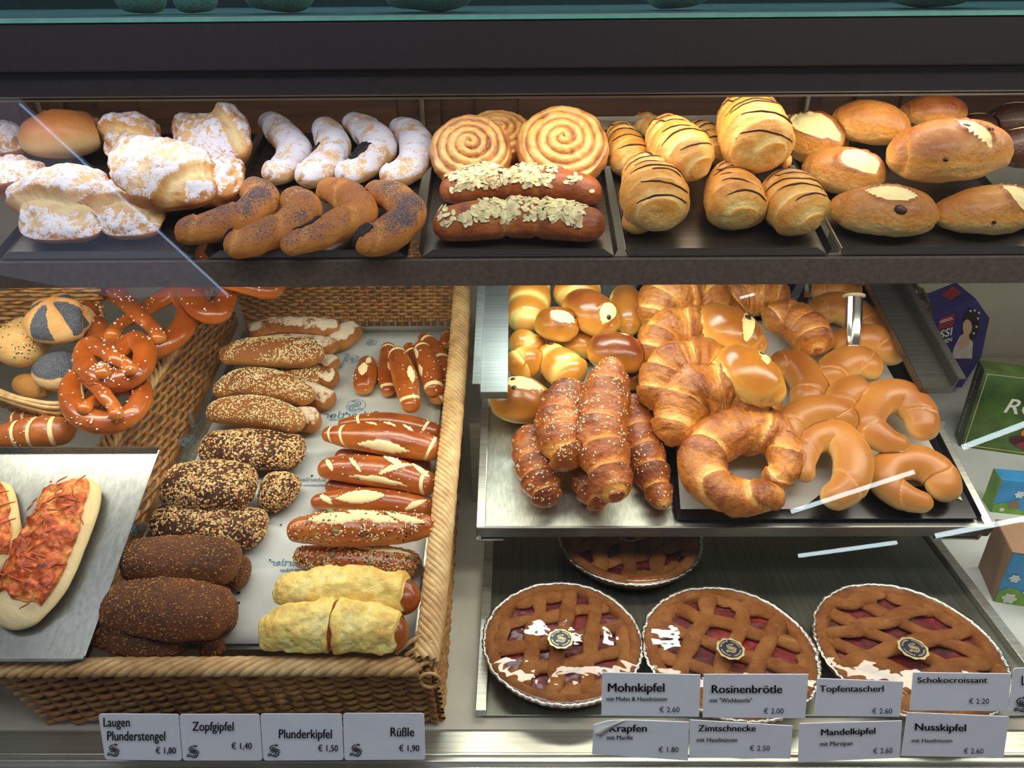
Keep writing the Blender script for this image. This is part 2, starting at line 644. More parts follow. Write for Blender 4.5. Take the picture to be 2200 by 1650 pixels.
class NT:
    def __init__(s, name):
        s.m = bpy.data.materials.new(name)
        s.m.use_nodes = True
        s.t = s.m.node_tree
        s.b = s.t.nodes['Principled BSDF']
        s.out = s.t.nodes['Material Output']

    def n(s, typ, **kw):
        nd = s.t.nodes.new(typ)
        for k, v in kw.items():
            if k.startswith('i_'):
                nd.inputs[k[2:].replace('_', ' ')].default_value = v
            else:
                setattr(nd, k, v)
        return nd

    def l(s, a, b):
        s.t.links.new(a, b)

    def noise(s, scale, detail=3, rough=0.55, stretch=None):
        tc = s.n('ShaderNodeTexCoord')
        src = tc.outputs['Object']
        if stretch:
            mp = s.n('ShaderNodeMapping')
            mp.inputs['Scale'].default_value = stretch
            s.l(src, mp.inputs[0])
            src = mp.outputs[0]
        nz = s.n('ShaderNodeTexNoise')
        nz.inputs['Scale'].default_value = scale
        nz.inputs['Detail'].default_value = detail
        nz.inputs['Roughness'].default_value = rough
        s.l(src, nz.inputs['Vector'])
        return nz.outputs['Fac']

    def math(s, op, a, b=None, c=None, clamp=False):
        nd = s.n('ShaderNodeMath', operation=op)
        nd.use_clamp = clamp
        for k, v in enumerate((a, b, c)):
            if v is None:
                continue
            if isinstance(v, (int, float)):
                nd.inputs[k].default_value = v
            else:
                s.l(v, nd.inputs[k])
        return nd.outputs[0]

    def attr(s, name):
        return s.n('ShaderNodeAttribute', attribute_name=name).outputs['Fac']

    def ramp(s, fac, stops):
        r = s.n('ShaderNodeValToRGB')
        e = r.color_ramp.elements
        while len(e) < len(stops):
            e.new(0.5)
        for k, (p, c) in enumerate(stops):
            e[k].position = p
            e[k].color = lin(c)
        s.l(fac, r.inputs[0])
        return r.outputs[0]

    def mix(s, fac, a, b):
        nd = s.n('ShaderNodeMix', data_type='RGBA')
        for k, v in ((0, fac), (6, a), (7, b)):
            if isinstance(v, (int, float)):
                nd.inputs[k].default_value = v
            elif isinstance(v, (tuple, list)):
                nd.inputs[k].default_value = lin(v) if len(v) == 3 else v
            else:
                s.l(v, nd.inputs[k])
        return nd.outputs[2]

    def bump(s, h, strength, dist=0.002, prev=None):
        b = s.n('ShaderNodeBump')
        b.inputs['Strength'].default_value = strength
        b.inputs['Distance'].default_value = dist
        s.l(h, b.inputs['Height'])
        if prev is not None:
            s.l(prev, b.inputs['Normal'])
        return b.outputs[0]


def bread(name, cols, mcol=None, rough=0.45, spec=0.4, coat=0.0, nscale=70, namp=0.35, mscale=400, mamp=0.5,
          bump=0.4, bscale=220, lam=None, fine=None, mbump=0.0, mthr=0.5):
    """Crust: attribute bake runs pale > mid > dark; attribute mask lays a second colour with a broken edge."""
    t = NT(name)
    nz = t.noise(nscale, 5, 0.62)
    f = t.math('ADD', t.attr('bake'), t.math('MULTIPLY', t.math('SUBTRACT', nz, 0.5), namp * 2), None, True)
    if lam:
        lz = t.noise(lam[0], 3, 0.6, lam[1])
        f = t.math('ADD', f, t.math('MULTIPLY', t.math('SUBTRACT', lz, 0.5), lam[2]), None, True)
    k = len(cols)
    col = t.ramp(f, [(i / (k - 1), c) for i, c in enumerate(cols)])
    if fine:
        fz = t.noise(fine[0], 2, 0.7)
        sp = t.math('MULTIPLY', t.math('SUBTRACT', fz, fine[1]), 12.0, None, True)
        col = t.mix(sp, col, fine[2])
    rg = rough
    if mcol is not None:
        mz = t.noise(mscale, 3, 0.65)
        mf = t.math('ADD', t.attr('mask'), t.math('MULTIPLY', t.math('SUBTRACT', mz, 0.5), mamp * 2))
        mf = t.math('MULTIPLY', t.math('SUBTRACT', mf, mthr - 0.08), 6.0, None, True)
        mc = mcol
        if isinstance(mcol, dict):
            z2 = t.noise(mcol['scale'], 2, 0.6)
            mc = t.ramp(z2, [(mcol['p0'], mcol['a']), (mcol['p1'], mcol['b'])])
        col = t.mix(mf, col, mc)
        r2 = t.n('ShaderNodeMix', data_type='FLOAT')
        t.l(mf, r2.inputs[0])
        r2.inputs[2].default_value = rough
        r2.inputs[3].default_value = 0.85
        t.l(r2.outputs[0], t.b.inputs['Roughness'])
        if coat:
            c2 = t.math('MULTIPLY', t.math('SUBTRACT', 1.0, mf), coat)
            t.l(c2, t.b.inputs['Coat Weight'])
    else:
        t.b.inputs['Roughness'].default_value = rough
        t.b.inputs['Coat Weight'].default_value = coat
    t.b.inputs['Coat Roughness'].default_value = 0.18
    t.b.inputs['Specular IOR Level'].default_value = spec
    t.l(col, t.b.inputs['Base Color'])
    nb = t.bump(t.noise(bscale, 5, 0.62), min(1.0, bump * 1.5), 0.003)
    nb = t.bump(t.noise(bscale * 3.2, 3, 0.6), bump * 0.7, 0.0009, nb)
    if lam:
        nb = t.bump(t.noise(lam[0], 4, 0.65, lam[1]), min(1.0, bump * 1.3), 0.004, nb)
    if mcol is not None and mbump:
        nb = t.bump(mz, mbump, 0.001, nb)
    t.l(nb, t.b.inputs['Normal'])
    return t.m


def plain(name, c, rough=0.5, metal=0.0, spec=0.5, bump=None, vary=None, coat=0.0):
    t = NT(name)
    t.b.inputs['Roughness'].default_value = rough
    t.b.inputs['Metallic'].default_value = metal
    t.b.inputs['Specular IOR Level'].default_value = spec
    t.b.inputs['Coat Weight'].default_value = coat
    z = t.noise(vary[0] if vary else 30, 4)
    c = np.array(c, float)
    v = vary[1] if vary else 0.06
    col = t.ramp(z, [(0.3, np.clip(c * (1 - v), 0, 255)), (0.7, np.clip(c * (1 + v), 0, 255))])
    t.l(col, t.b.inputs['Base Color'])
    if bump:
        t.l(t.bump(t.noise(bump[0], 3), bump[1], 0.002), t.b.inputs['Normal'])
    return t.m


def brushed(name, c, rough=0.3, stretch=(3, 260, 260), amp=0.12, scale=1.0, bump=0.08):
    t = NT(name)
    z = t.noise(scale, 4, 0.6, stretch)
    c = np.array(c, float)
    t.l(t.ramp(z, [(0.25, c * 0.86), (0.75, np.clip(c * 1.08, 0, 255))]), t.b.inputs['Base Color'])
    t.b.inputs['Metallic'].default_value = 0.9
    sm = t.noise(14, 3)
    t.l(t.math('ADD', rough - amp / 2, t.math('MULTIPLY', sm, amp)), t.b.inputs['Roughness'])
    t.l(t.bump(z, bump, 0.0005), t.b.inputs['Normal'])
    return t.m


def glass(name, tint=(255, 255, 255), refl=1.0, rough=0.0, wave=None, strength=0.2):
    """Thin pane: passes light straight on and mirrors by Fresnel."""
    t = NT(name)
    t.t.nodes.remove(t.b)
    tr = t.n('ShaderNodeBsdfTransparent')
    tr.inputs[0].default_value = lin(tint)
    gl = t.n('ShaderNodeBsdfGlossy')
    gl.inputs['Roughness'].default_value = rough
    fr = t.n('ShaderNodeFresnel')
    ge = t.n('ShaderNodeNewGeometry')
    t.l(t.math('SUBTRACT', 1.5, t.math('MULTIPLY', ge.outputs['Backfacing'], 1.5 - 1 / 1.5)), fr.inputs[0])
    if wave:
        z = t.noise(wave, 2, 0.5)
        nb = t.bump(z, strength, 0.004)
        t.l(nb, gl.inputs['Normal'])
        t.l(nb, fr.inputs['Normal'])
    f = t.math('MULTIPLY', fr.outputs[0], refl, None, True)
    mx = t.n('ShaderNodeMixShader')
    t.l(f, mx.inputs[0])
    t.l(tr.outputs[0], mx.inputs[1])
    t.l(gl.outputs[0], mx.inputs[2])
    t.l(mx.outputs[0], t.out.inputs[0])
    return t.m


def glow(name, c, s):
    t = NT(name)
    t.b.inputs['Base Color'].default_value = lin(c)
    t.b.inputs['Emission Color'].default_value = lin(c)
    t.b.inputs['Emission Strength'].default_value = s
    return t.m


M = {}
M['powder'] = bread('sugared_dough', [(238, 214, 160), (214, 158, 92), (176, 100, 50)], (232, 228, 234), 0.6, 0.25, 0, 60, 0.3, 420, 0.62, 0.4, 160, mbump=0.35, mthr=0.56)
M['powder2'] = bread('sugared_crust', [(236, 206, 150), (214, 160, 100), (190, 110, 60)], (230, 228, 236), 0.6, 0.25, 0, 60, 0.25, 420, 0.5, 0.3, 160, mbump=0.3, mthr=0.52)
M['krapfen'] = bread('doughnut_crust', [(228, 200, 140), (206, 140, 76), (178, 92, 40)], (220, 192, 118), 0.42, 0.4, 0.1, 40, 0.12, bump=0.25)
M['poppy'] = bread('poppy_crust', [(226, 178, 112), (204, 136, 62), (160, 84, 34)], {'scale': 900, 'p0': 0.42, 'a': (58, 54, 62), 'p1': 0.6, 'b': (120, 112, 116)}, 0.5, 0.3, 0.05, 60, 0.25, 560, 0.9, 0.35, 200, mthr=0.72)
M['almond'] = bread('almond_roll_crust', [(228, 168, 96), (178, 96, 44), (112, 52, 24)], None, 0.38, 0.45, 0.15, 55, 0.22, bump=0.5, bscale=120)
M['snail'] = bread('cinnamon_dough', [(140, 74, 30), (208, 144, 78), (230, 184, 108)], (196, 122, 60), 0.32, 0.5, 0.3, 60, 0.2, 300, 0.2, 0.35, 150)
M['choc_cr'] = bread('glazed_croissant', [(250, 222, 146), (232, 166, 72), (178, 92, 30)], None, 0.36, 0.45, 0.15, 40, 0.16, bump=0.4, bscale=140, lam=(34, (1.6, 0.9, 1.0), 0.3))
M['raisin'] = bread('raisin_roll_crust', [(246, 226, 158), (220, 156, 72), (134, 64, 22)], (236, 222, 164), 0.38, 0.45, 0.15, 30, 0.16, 140, 0.14, 0.7, 110)
M['sesame_roll'] = bread('brown_roll_crust', [(214, 160, 96), (178, 114, 56), (124, 70, 32)], (226, 206, 178), 0.55, 0.3, 0, 50, 0.25, 140, 0.35, 0.5, 160)
M['dark_roll'] = bread('dark_roll_crust', [(130, 84, 50), (98, 58, 34), (62, 34, 20)], None, 0.55, 0.3, 0, 60, 0.25, bump=0.7, bscale=160)
M['rye'] = bread('rye_crust', [(156, 100, 58), (124, 74, 42), (80, 48, 28)], None, 0.6, 0.3, 0, 90, 0.3, bump=1.0, bscale=260, fine=(700, 0.60, (170, 116, 54)))
M['lye'] = bread('lye_crust', [(232, 160, 66), (184, 96, 30), (112, 42, 12)], (244, 226, 168), 0.26, 0.5, 0.35, 40, 0.18, 160, 0.10, 0.15, 60)
M['cheese'] = bread('baked_cheese', [(250, 238, 176), (246, 218, 120), (216, 140, 56)], None, 0.35, 0.45, 0.15, 60, 0.42, bump=0.7, bscale=110)
M['kaiser'] = bread('kaiser_crust', [(244, 222, 168), (226, 170, 104), (190, 120, 60)], {'scale': 1000, 'p0': 0.42, 'a': (50, 54, 64), 'p1': 0.62, 'b': (120, 122, 128)}, 0.55, 0.3, 0, 50, 0.2, 500, 0.25, 0.35, 160)
M['white_roll'] = bread('white_roll_crust', [(236, 206, 146), (212, 164, 96), (180, 124, 60)], None, 0.55, 0.3, 0, 50, 0.2, bump=0.35)
M['stripe'] = bread('striped_lye_crust', [(226, 160, 84), (190, 108, 44), (140, 70, 26)], (240, 214, 156), 0.36, 0.45, 0.2, 50, 0.2, 100, 0.12, 0.25, 100)
M['pizza_dough'] = bread('pizza_dough', [(244, 228, 184), (236, 206, 142), (214, 164, 92)], None, 0.55, 0.3, 0, 40, 0.25, bump=0.4, bscale=90)
M['pizza_top'] = bread('pizza_topping', [(250, 196, 96), (228, 98, 26), (112, 32, 16)], (236, 196, 120), 0.28, 0.5, 0.25, 90, 0.9, 90, 0.5, 0.9, 190)
M['shred'] = bread('browned_shreds', [(196, 96, 40), (148, 60, 34), (110, 40, 28)], None, 0.35, 0.5, 0.2, 120, 0.4)
M['brioche'] = bread('brioche_crust', [(252, 226, 132), (226, 150, 52), (122, 52, 14)], (244, 222, 150), 0.28, 0.5, 0.3, 26, 0.12, 120, 0.12, 0.2, 50)
M['nut_cr'] = bread('nut_croissant_crust', [(238, 172, 80), (186, 98, 32), (118, 54, 18)], (242, 200, 120), 0.34, 0.5, 0.25, 50, 0.25, 160, 0.3, 0.6, 150, lam=(40, (1.4, 1, 1.2), 0.3))
M['butter_cr'] = bread('butter_croissant_crust', [(242, 192, 104), (208, 130, 48), (138, 66, 22)], (246, 222, 160), 0.34, 0.5, 0.2, 50, 0.2, 160, 0.3, 0.7, 120, lam=(38, (1.2, 1.0, 1.3), 0.42))
M['crescent'] = bread('milk_crescent_crust', [(240, 202, 128), (206, 140, 66), (148, 80, 28)], (244, 216, 154), 0.38, 0.4, 0.1, 18, 0.10, 80, 0.1, 0.12, 60)
M['choc_bun'] = bread('chocolate_crust', [(96, 56, 34), (70, 38, 24), (48, 26, 18)], (222, 200, 160), 0.35, 0.5, 0.2, 40, 0.2, 90, 0.1)
M['crust'] = bread('nut_pastry', [(190, 130, 72), (158, 96, 46), (112, 60, 26)], None, 0.6, 0.3, 0, 110, 0.35, bump=0.7, bscale=260, fine=(500, 0.66, (104, 58, 28)))
M['jam'] = bread('red_jam', [(184, 32, 40), (112, 14, 26), (40, 6, 14)], None, 0.14, 0.6, 0.6, 130, 0.6, bump=1.0, bscale=170)
M['seed'] = plain('sesame', (240, 220, 168), 0.5, vary=(900, 0.12))
M['seed_dull'] = plain('oats', (206, 172, 118), 0.6, vary=(160, 0.25))
M['seed_bran'] = plain('bran', (172, 118, 58), 0.6, vary=(160, 0.25))
M['seed_dark'] = plain('flax', (58, 34, 22), 0.4, vary=(300, 0.3))
M['pumpkin'] = plain('pumpkin_seed', (124, 132, 78), 0.45, vary=(200, 0.12))
M['salt'] = plain('salt', (250, 246, 236), 0.35, vary=(900, 0.04))
M['flake'] = plain('almond_flake', (244, 216, 164), 0.5, vary=(90, 0.16))
M['choc'] = plain('dark_chocolate', (62, 30, 26), 0.28, vary=(200, 0.2))
M['filling'] = plain('poppy_filling', (28, 22, 26), 0.35, bump=(500, 1.0), vary=(400, 0.5))
M['raisin_dark'] = plain('raisin', (58, 28, 18), 0.35, vary=(200, 0.3), bump=(300, 0.6))
M['steel'] = brushed('brushed_steel', (208, 208, 198), 0.34)
M['steel_tray'] = brushed('scratched_tray_steel', (146, 148, 144), 0.36, (240, 3, 240))
M['steel_soft'] = brushed('satin_steel', (190, 194, 182), 0.42, (240, 3, 240))
M['steel_pie'] = brushed('dark_sheet_steel', (128, 130, 120), 0.36, (240, 3, 240))
M['steel_shelf'] = brushed('worn_tray_steel', (112, 106, 98), 0.34)
M['steel_mid'] = brushed('grey_steel', (150, 152, 148), 0.44)
M['steel_dark'] = brushed('dim_steel', (120, 118, 112), 0.36)
M['chrome'] = plain('polished_steel', (225, 222, 212), 0.12, 1.0, vary=(20, 0.05))
M['fascia'] = plain('dark_fascia', (46, 42, 44), 0.45, 0.3, vary=(300, 0.08))
M['band'] = plain('dark_shelf_front', (104, 92, 82), 0.42, 0.3, vary=(160, 0.1))
M['trim'] = plain('brass_trim', (176, 150, 120), 0.3, 0.9)
M['black'] = plain('black_enamel', (18, 18, 20), 0.25, vary=(60, 0.2))
M['deck'] = plain('cream_deck', (200, 195, 178), 0.5, vary=(20, 0.04))
M['cream'] = plain('cream_wall', (208, 200, 178), 0.6, vary=(8, 0.04))
M['paper'] = plain('bakery_paper', (196, 200, 196), 0.7, vary=(20, 0.03), bump=(30, 0.25))
M['parch'] = plain('baking_parchment', (206, 204, 194), 0.6, vary=(16, 0.04), bump=(24, 0.3))
M['ink_blue'] = plain('blue_print', (92, 124, 146), 0.7)
M['ink'] = plain('black_ink', (24, 24, 32), 0.6)
M['card'] = plain('white_card', (222, 228, 236), 0.5, vary=(12, 0.03))
M['foil'] = plain('aluminium_foil', (214, 212, 206), 0.26, 1.0, bump=(260, 0.5))
M['navy'] = plain('navy_print', (28, 30, 66), 0.3)
M['gold'] = plain('gold_print', (222, 204, 150), 0.3, 0.5)
M['glass'] = glass('clear_pane', (252, 253, 253), 0.55)
M['teal'] = glass('green_tinted_pane', (172, 206, 208), 1.0)
M['wrap'] = glass('clear_film', (252, 252, 252), 1.5, 0.03, 40, 0.15)
M['glass_edge'] = plain('green_glass_edge', (96, 164, 148), 0.15)
M['blue_box'] = plain('violet_card', (58, 50, 112), 0.35, vary=(24, 0.12))
M['blue_dark'] = plain('deep_violet_card', (34, 30, 92), 0.3)
M['red'] = plain('red_print', (150, 46, 56), 0.45)
M['white'] = plain('white_print', (224, 222, 214), 0.5)
M['skin'] = plain('portrait_skin', (206, 170, 138), 0.5)
M['hair'] = plain('portrait_hair', (44, 32, 30), 0.5)
M['gown'] = plain('portrait_gown', (196, 184, 176), 0.5, vary=(40, 0.12))
M['green_box'] = plain('green_card', (62, 84, 34), 0.25, vary=(14, 0.5), coat=0.3)
M['green_dark'] = plain('dark_green_card', (40, 42, 28), 0.3, vary=(20, 0.2))
M['apricot'] = plain('apricot_print', (214, 116, 40), 0.4, vary=(40, 0.2))
M['plum'] = plain('plum_print', (70, 30, 36), 0.4, vary=(60, 0.3))
M['sky_card'] = plain('sky_blue_card', (64, 150, 206), 0.4, vary=(30, 0.1))
M['grass_card'] = plain('grass_green_card', (112, 158, 50), 0.4, vary=(40, 0.15))
M['kraft'] = plain('brown_card', (150, 118, 92), 0.6, vary=(30, 0.05))
M['yellow'] = plain('yellow_print', (222, 178, 84), 0.5)
M['cello'] = plain('crumpled_foil_bag', (96, 84, 72), 0.14, 0.8, bump=(40, 1.0), vary=(60, 0.5))


def wicker_mat(name, a, b, c):
    t = NT(name)
    z = t.noise(60, 4, 0.6)
    z2 = t.noise(9, 2, 0.5)
    f = t.math('ADD', t.math('MULTIPLY', z, 0.6), t.math('MULTIPLY', z2, 0.5))
    t.l(t.ramp(f, [(0.35, a), (0.55, b), (0.78, c)]), t.b.inputs['Base Color'])
    t.b.inputs['Roughness'].default_value = 0.42
    t.l(t.bump(t.noise(200, 3), 0.4, 0.001), t.b.inputs['Normal'])
    return t.m


M['wicker'] = wicker_mat('woven_willow', (120, 78, 40), (168, 118, 62), (206, 158, 92))
M['wicker_rim'] = wicker_mat('willow_braid', (148, 108, 66), (202, 162, 106), (232, 202, 146))


def wood_mat():
    t = NT('dark_wood')
    z = t.noise(1.0, 5, 0.6, (3, 40, 40))
    t.l(t.ramp(z, [(0.3, (62, 36, 18)), (0.7, (104, 62, 32))]), t.b.inputs['Base Color'])
    t.b.inputs['Roughness'].default_value = 0.45
    return t.m


M['wood'] = wood_mat()
# ------------------------------------------------------------------ lettering and emblem
def text_np(s, bold=0.0, shear=0.0):
    cu = bpy.data.curves.new('txt', 'FONT')
    cu.body = s
    cu.size = 1.0
    cu.offset = bold
    cu.shear = shear
    cu.resolution_u = 3
    o = bpy.data.objects.new('txt', cu)
    COL.objects.link(o)
    dg = bpy.context.evaluated_depsgraph_get()
    me = bpy.data.meshes.new_from_object(o.evaluated_get(dg))
    V = np.array([v.co[:] for v in me.vertices])
    F_ = [tuple(p.vertices) for p in me.polygons]
    bpy.data.objects.remove(o)
    bpy.data.curves.remove(cu)
    bpy.data.meshes.remove(me)
    return V[:, :2], F_


def ribbon2(pts, w, n=40):
    c = spline(np.array([(x, y, 0.0) for x, y in pts]), n)[:, :2]
    t = unit(np.gradient(c, axis=0))
    nn = np.stack([-t[:, 1], t[:, 0]], 1)
    k = np.linspace(0, 1, n)
    ww = (w * (0.35 + 0.65 * np.sin(np.pi * k) ** 0.5))[:, None]
    V = np.concatenate([c + nn * ww / 2, c - nn * ww / 2])
    return V, [(i, i + 1, n + i + 1, n + i) for i in range(n - 1)]


def emblem_np(ring=True, letter=1.0):
    Vs, Fs, b = [], [], 0
    L = []
    ST = [([(0.44, 0.68), (0.06, 0.80), (-0.40, 0.62), (-0.50, 0.30), (-0.16, 0.08), (0.32, 0.02), (0.66, -0.18), (0.68, -0.52), (0.34, -0.82), (-0.06, -0.74), (-0.42, -0.62), (-0.80, -0.72), (-0.66, -0.40), (-0.20, -0.44)], 0.17),
          ([(0.30, 0.42), (0.0, 0.50), (-0.22, 0.40), (-0.06, 0.26), (0.36, 0.24), (0.80, 0.06), (0.94, -0.26)], 0.13),
          ([(-0.56, 0.02), (-0.22, -0.16), (0.20, -0.18), (0.40, -0.36), (0.24, -0.54), (-0.10, -0.50)], 0.14),
          ([(0.26, 0.98), (0.42, 0.72), (0.66, 0.88)], 0.16)]
    for P_, w_ in ST:
        L.append(ribbon2([(x * letter, y * letter) for x, y in P_], w_ * letter))
    if ring:
        a = np.linspace(0, 2 * np.pi, 48, endpoint=False)
        V = np.concatenate([np.stack([np.cos(a), np.sin(a)], 1) * 1.14, np.stack([np.cos(a), np.sin(a)], 1) * 1.05])
        L.append((V, [(i, (i + 1) % 48, 48 + (i + 1) % 48, 48 + i) for i in range(48)]))
    for V, F_ in L:
        Vs.append(V)
        Fs += [tuple(b + i for i in f) for f in F_]
        b += len(V)
    return np.vstack(Vs), Fs


def flat(V2, F_, O, X, Y, name, mat, parent, ploc):
    V = O[None] + V2[:, 0:1] * X[None] + V2[:, 1:2] * Y[None] - ploc
    me = bpy.data.meshes.new(name)
    me.from_pydata(V.tolist(), [], F_)
    me.update()
    return link(name, me, mat, parent)


def merge2(L):
    Vs, Fs, b = [], [], 0
    for V, F_ in L:
        Vs.append(V)
        Fs += [tuple(b + i for i in f) for f in F_]
        b += len(V)
    return np.vstack(Vs), Fs


def print_on(pl, px, py, wpx, s, parent, ploc, mat='ink_blue', rot=0.0, mirror=True, h=0.0012, name='lettering', italic=0.0):
    p, d = at(px, py, pl, h)
    V, F_ = emblem_np() if s == '@' else text_np(s, 0.012, italic)
    lo, hi = V.min(0), V.max(0)
    sc = wpx * d / FPX / (hi[0] - lo[0])
    V = (V - (lo + hi) / 2) * sc
    X = np.array([-1.0 if mirror else 1.0, 0, 0])
    c, s_ = math.cos(rad(rot)), math.sin(rad(rot))
    x0, v0 = np.array([1.0, 0, 0]), pl.v
    X = (x0 * c + v0 * s_) * (-1 if mirror else 1)
    Y = -x0 * s_ + v0 * c
    return flat(V, F_, p, X, Y, name, M[mat], parent, ploc)


# ------------------------------------------------------------------ room
def structure(name, mb, mat):
    o = mb.build(name, mat)
    o['kind'] = 'structure'
    return o


m = MB(); m.box((0, 0.0, -0.02), (9, 9, 0.04)); structure('floor', m, plain('shop_floor', (120, 112, 104), 0.5))
m = MB(); m.box((0.2, 2.6, 1.45), (8, 0.06, 2.9)); structure('wall_back', m, plain('shop_wall', (120, 128, 134), 0.7))

# ------------------------------------------------------------------ display case
case = empty('display_case', (0.1, 1.0, 0.0))
tag(case, 'long glass-fronted bakery display case holding all the trays and baskets', 'display case')
CL = np.array([0.1, 1.0, 0.0])


def cpart(name, mb, mat, bevel=0.0, label=None):
    for i, v in enumerate(mb.v):
        mb.v[i] = (v[0] - CL[0], v[1] - CL[1], v[2] - CL[2])
    me_o = mb.build(name, mat, case, None, False, bevel)
    if label:
        me_o['label'] = label
    return me_o


X0, X1 = -1.5, 1.75
XM, XW = (X0 + X1) / 2, X1 - X0
m = MB(); m.box((XM, 1.035, 0.64), (XW, 0.95, 0.04)); cpart('deck', m, M['deck'])
m = MB()
m.box((XM, 0.540, 0.652), (XW, 0.062, 0.012))
m.box((XM, 0.521, 0.656), (XW, 0.006, 0.014))
m.box((XM, 0.530, 0.656), (XW, 0.004, 0.008))
cpart('bottom_rail', m, M['steel'], 0.0012)
m = MB(); m.box((XM, 0.50, 0.32), (XW, 0.02, 0.645)); cpart('front_panel', m, M['fascia'])
m = MB(); m.box((XM, 1.53, 0.86), (XW, 0.02, 0.44)); cpart('rear_panel', m, M['cream'])
m = MB(); m.box((XM, 0.782, 1.125), (XW, 0.012, 0.030)); cpart('shelf_front', m, M['band'], 0.001)
gl = U.n * 0.005
m = MB()
o_ = np.array([XM, 0.79, 1.145]) + U.v * 0.150 - U.n * 0.006
m.box(o_, (XW, 0.315, 0.006), (np.array([1., 0, 0]), U.v, U.n))
cpart('glass_shelf', m, M['glass'], 0, 'clear glass pastry shelf')
m = MB()
m.box(np.array([XM, 0.79, 1.145]) - U.v * 0.010 - U.n * 0.006, (XW, 0.0035, 0.0062), (np.array([1., 0, 0]), U.v, U.n))
cpart('shelf_edge', m, M['glass_edge'], 0, 'green glass edge')
m = MB(); m.box((XM, 0.857, 1.348), (XW, 0.014, 0.047)); cpart('fascia', m, M['fascia'], 0.002)
m = MB(); m.box((XM, 0.864, 1.3105), (XW, 0.012, 0.029)); cpart('fascia_lip', m, M['fascia'], 0.002)
m = MB(); m.box((XM, 0.862, 1.2955), (XW, 0.014, 0.0022)); m.box((XM, 0.861, 1.2988), (XW, 0.012, 0.0012)); cpart('trim_strip', m, M['trim'])
m = MB(); m.box((XM, 1.09, 1.3735), (XW, 0.48, 0.004)); cpart('top_shelf', m, plain('grey_shelf', (120, 124, 124), 0.4))
m = MB(); m.box((XM, 0.850, 1.3735), (XW, 0.004, 0.0032)); cpart('top_shelf_edge', m, M['glass_edge'], 0, 'bright green glass edge')
m = MB(); m.box((XM, 0.862, 1.52), (XW, 0.005, 0.288)); cpart('upper_pane', m, M['teal'], 0, 'green-tinted upper glass')
m = MB()
gp0, _ = at(1100, 1640, G, -0.004)
m.box(np.array([XM, 0, 0]) + np.array([0, 1, 1]) * (G.O + G.v * 0.38 - G.n * 0.0035), (XW, 0.77, 0.005), (np.array([1., 0, 0]), G.v, G.n))
cpart('front_glass', m, M['glass'], 0, 'sloping front glass pane')
for sx in (X0, X1):
    m = MB(); m.box((sx, 1.1, 0.83), (0.02, 0.8, 0.34)); cpart('end_panel', m, M['cream'])

# wooden cabinet behind the case
cab = empty('wooden_cabinet', (0.3, 2.05, 0))
tag(cab, 'dark brown wooden cabinet behind the display case', 'cabinet')
m = MB(); m.box((0, 0, 0.66), (4.4, 0.4, 1.32)); m.build('body', M['wood'], cab)
for k in range(5):
    x = -1.76 + 0.88 * k
    f = MB(); f.box((x, -0.212, 1.07), (0.80, 0.02, 0.44)); dr = f.build('door', M['wood'], cab, None, False, 0.004)
    f = MB(); f.box((x, -0.226, 1.07), (0.60, 0.014, 0.30)); f.build('raised_panel', M['wood'], dr, None, False, 0.006)
    f = MB(); f.box((x + 0.36, -0.235, 1.16), (0.012, 0.03, 0.10)); f.build('handle', M['trim'], dr, None, False, 0.003)

# room lamps that the front glass mirrors: tubes on the ceiling and walls of the shop behind the viewer
def mirror_pt(px, py, zc=None, dist=None):
    r = ray(px, py)
    p, d = at(px, py, G)
    q = r - 2 * np.dot(r, G.n) * G.n
    q = q / np.linalg.norm(q)
    k = (zc - p[2]) / q[2] if zc else dist
    return p + q * k


M['tube'] = glow('fluorescent_tube', (225, 245, 250), 20.0)
M['tube_blue'] = glow('cool_fluorescent_tube', (170, 205, 255), 11.0)
TUBES = [((1700, 1100), (1965, 1014), 7.5, 0.022), ((2068, 962), (2260, 890), 7.5, 0.026), ((1715, 1195), (1928, 1166), 7.0, 0.018),
         ((2010, 1152), (2290, 1098), 7.5, 0.024), ((40, 222), (490, 636), 3.2, 0.005), ((1590, 640), (1622, 632), 6.0, 0.012)]
LB = ['bright ceiling tube behind the viewer, mirrored across the plain crescents', 'bright ceiling tube mirrored across the green box',
      'bright ceiling tube mirrored above the third pie', 'bright ceiling tube mirrored over the corner of the slanted tray',
      'thin blue tube mirrored diagonally over the sugared pastries', 'small bright lamp mirrored over the croissants under the shelf']
# added glowing panel, shaped so the glass mirrors a haze beside the blue tube
M['panel'] = glow('haze_panel_glow', (188, 198, 232), 1.6)
m = MB()
cp = [mirror_pt(x, y, zc=2.78) for x, y in ((-160, 215), (40, 222), (490, 636), (250, 640), (-160, 560))]
cc = np.mean(cp, 0)
m.prism([p - cc for p in cp], (0, 0, 0.03))
o = m.build('haze_panel', M['panel']); o.location = cc
tag(o, 'added unseen bluish glow panel mirrored as haze in the glass over the sugared pockets', 'lamp')
for k, (a, b, ds, rr) in enumerate(TUBES):
    A_, B_ = mirror_pt(*a, dist=ds), mirror_pt(*b, dist=ds)
    c = (A_ + B_) / 2
    m = MB(); m.tube([A_, (A_ * 2 + B_) / 3, (A_ + B_ * 2) / 3, B_], rr, 8)
    o = m.build('ceiling_tube_lamp', M['tube_blue'] if k == 4 else M['tube'], None, c)
    o.location = c
    tag(o, LB[k], 'lamp', 'tube lamps on the shop ceiling')

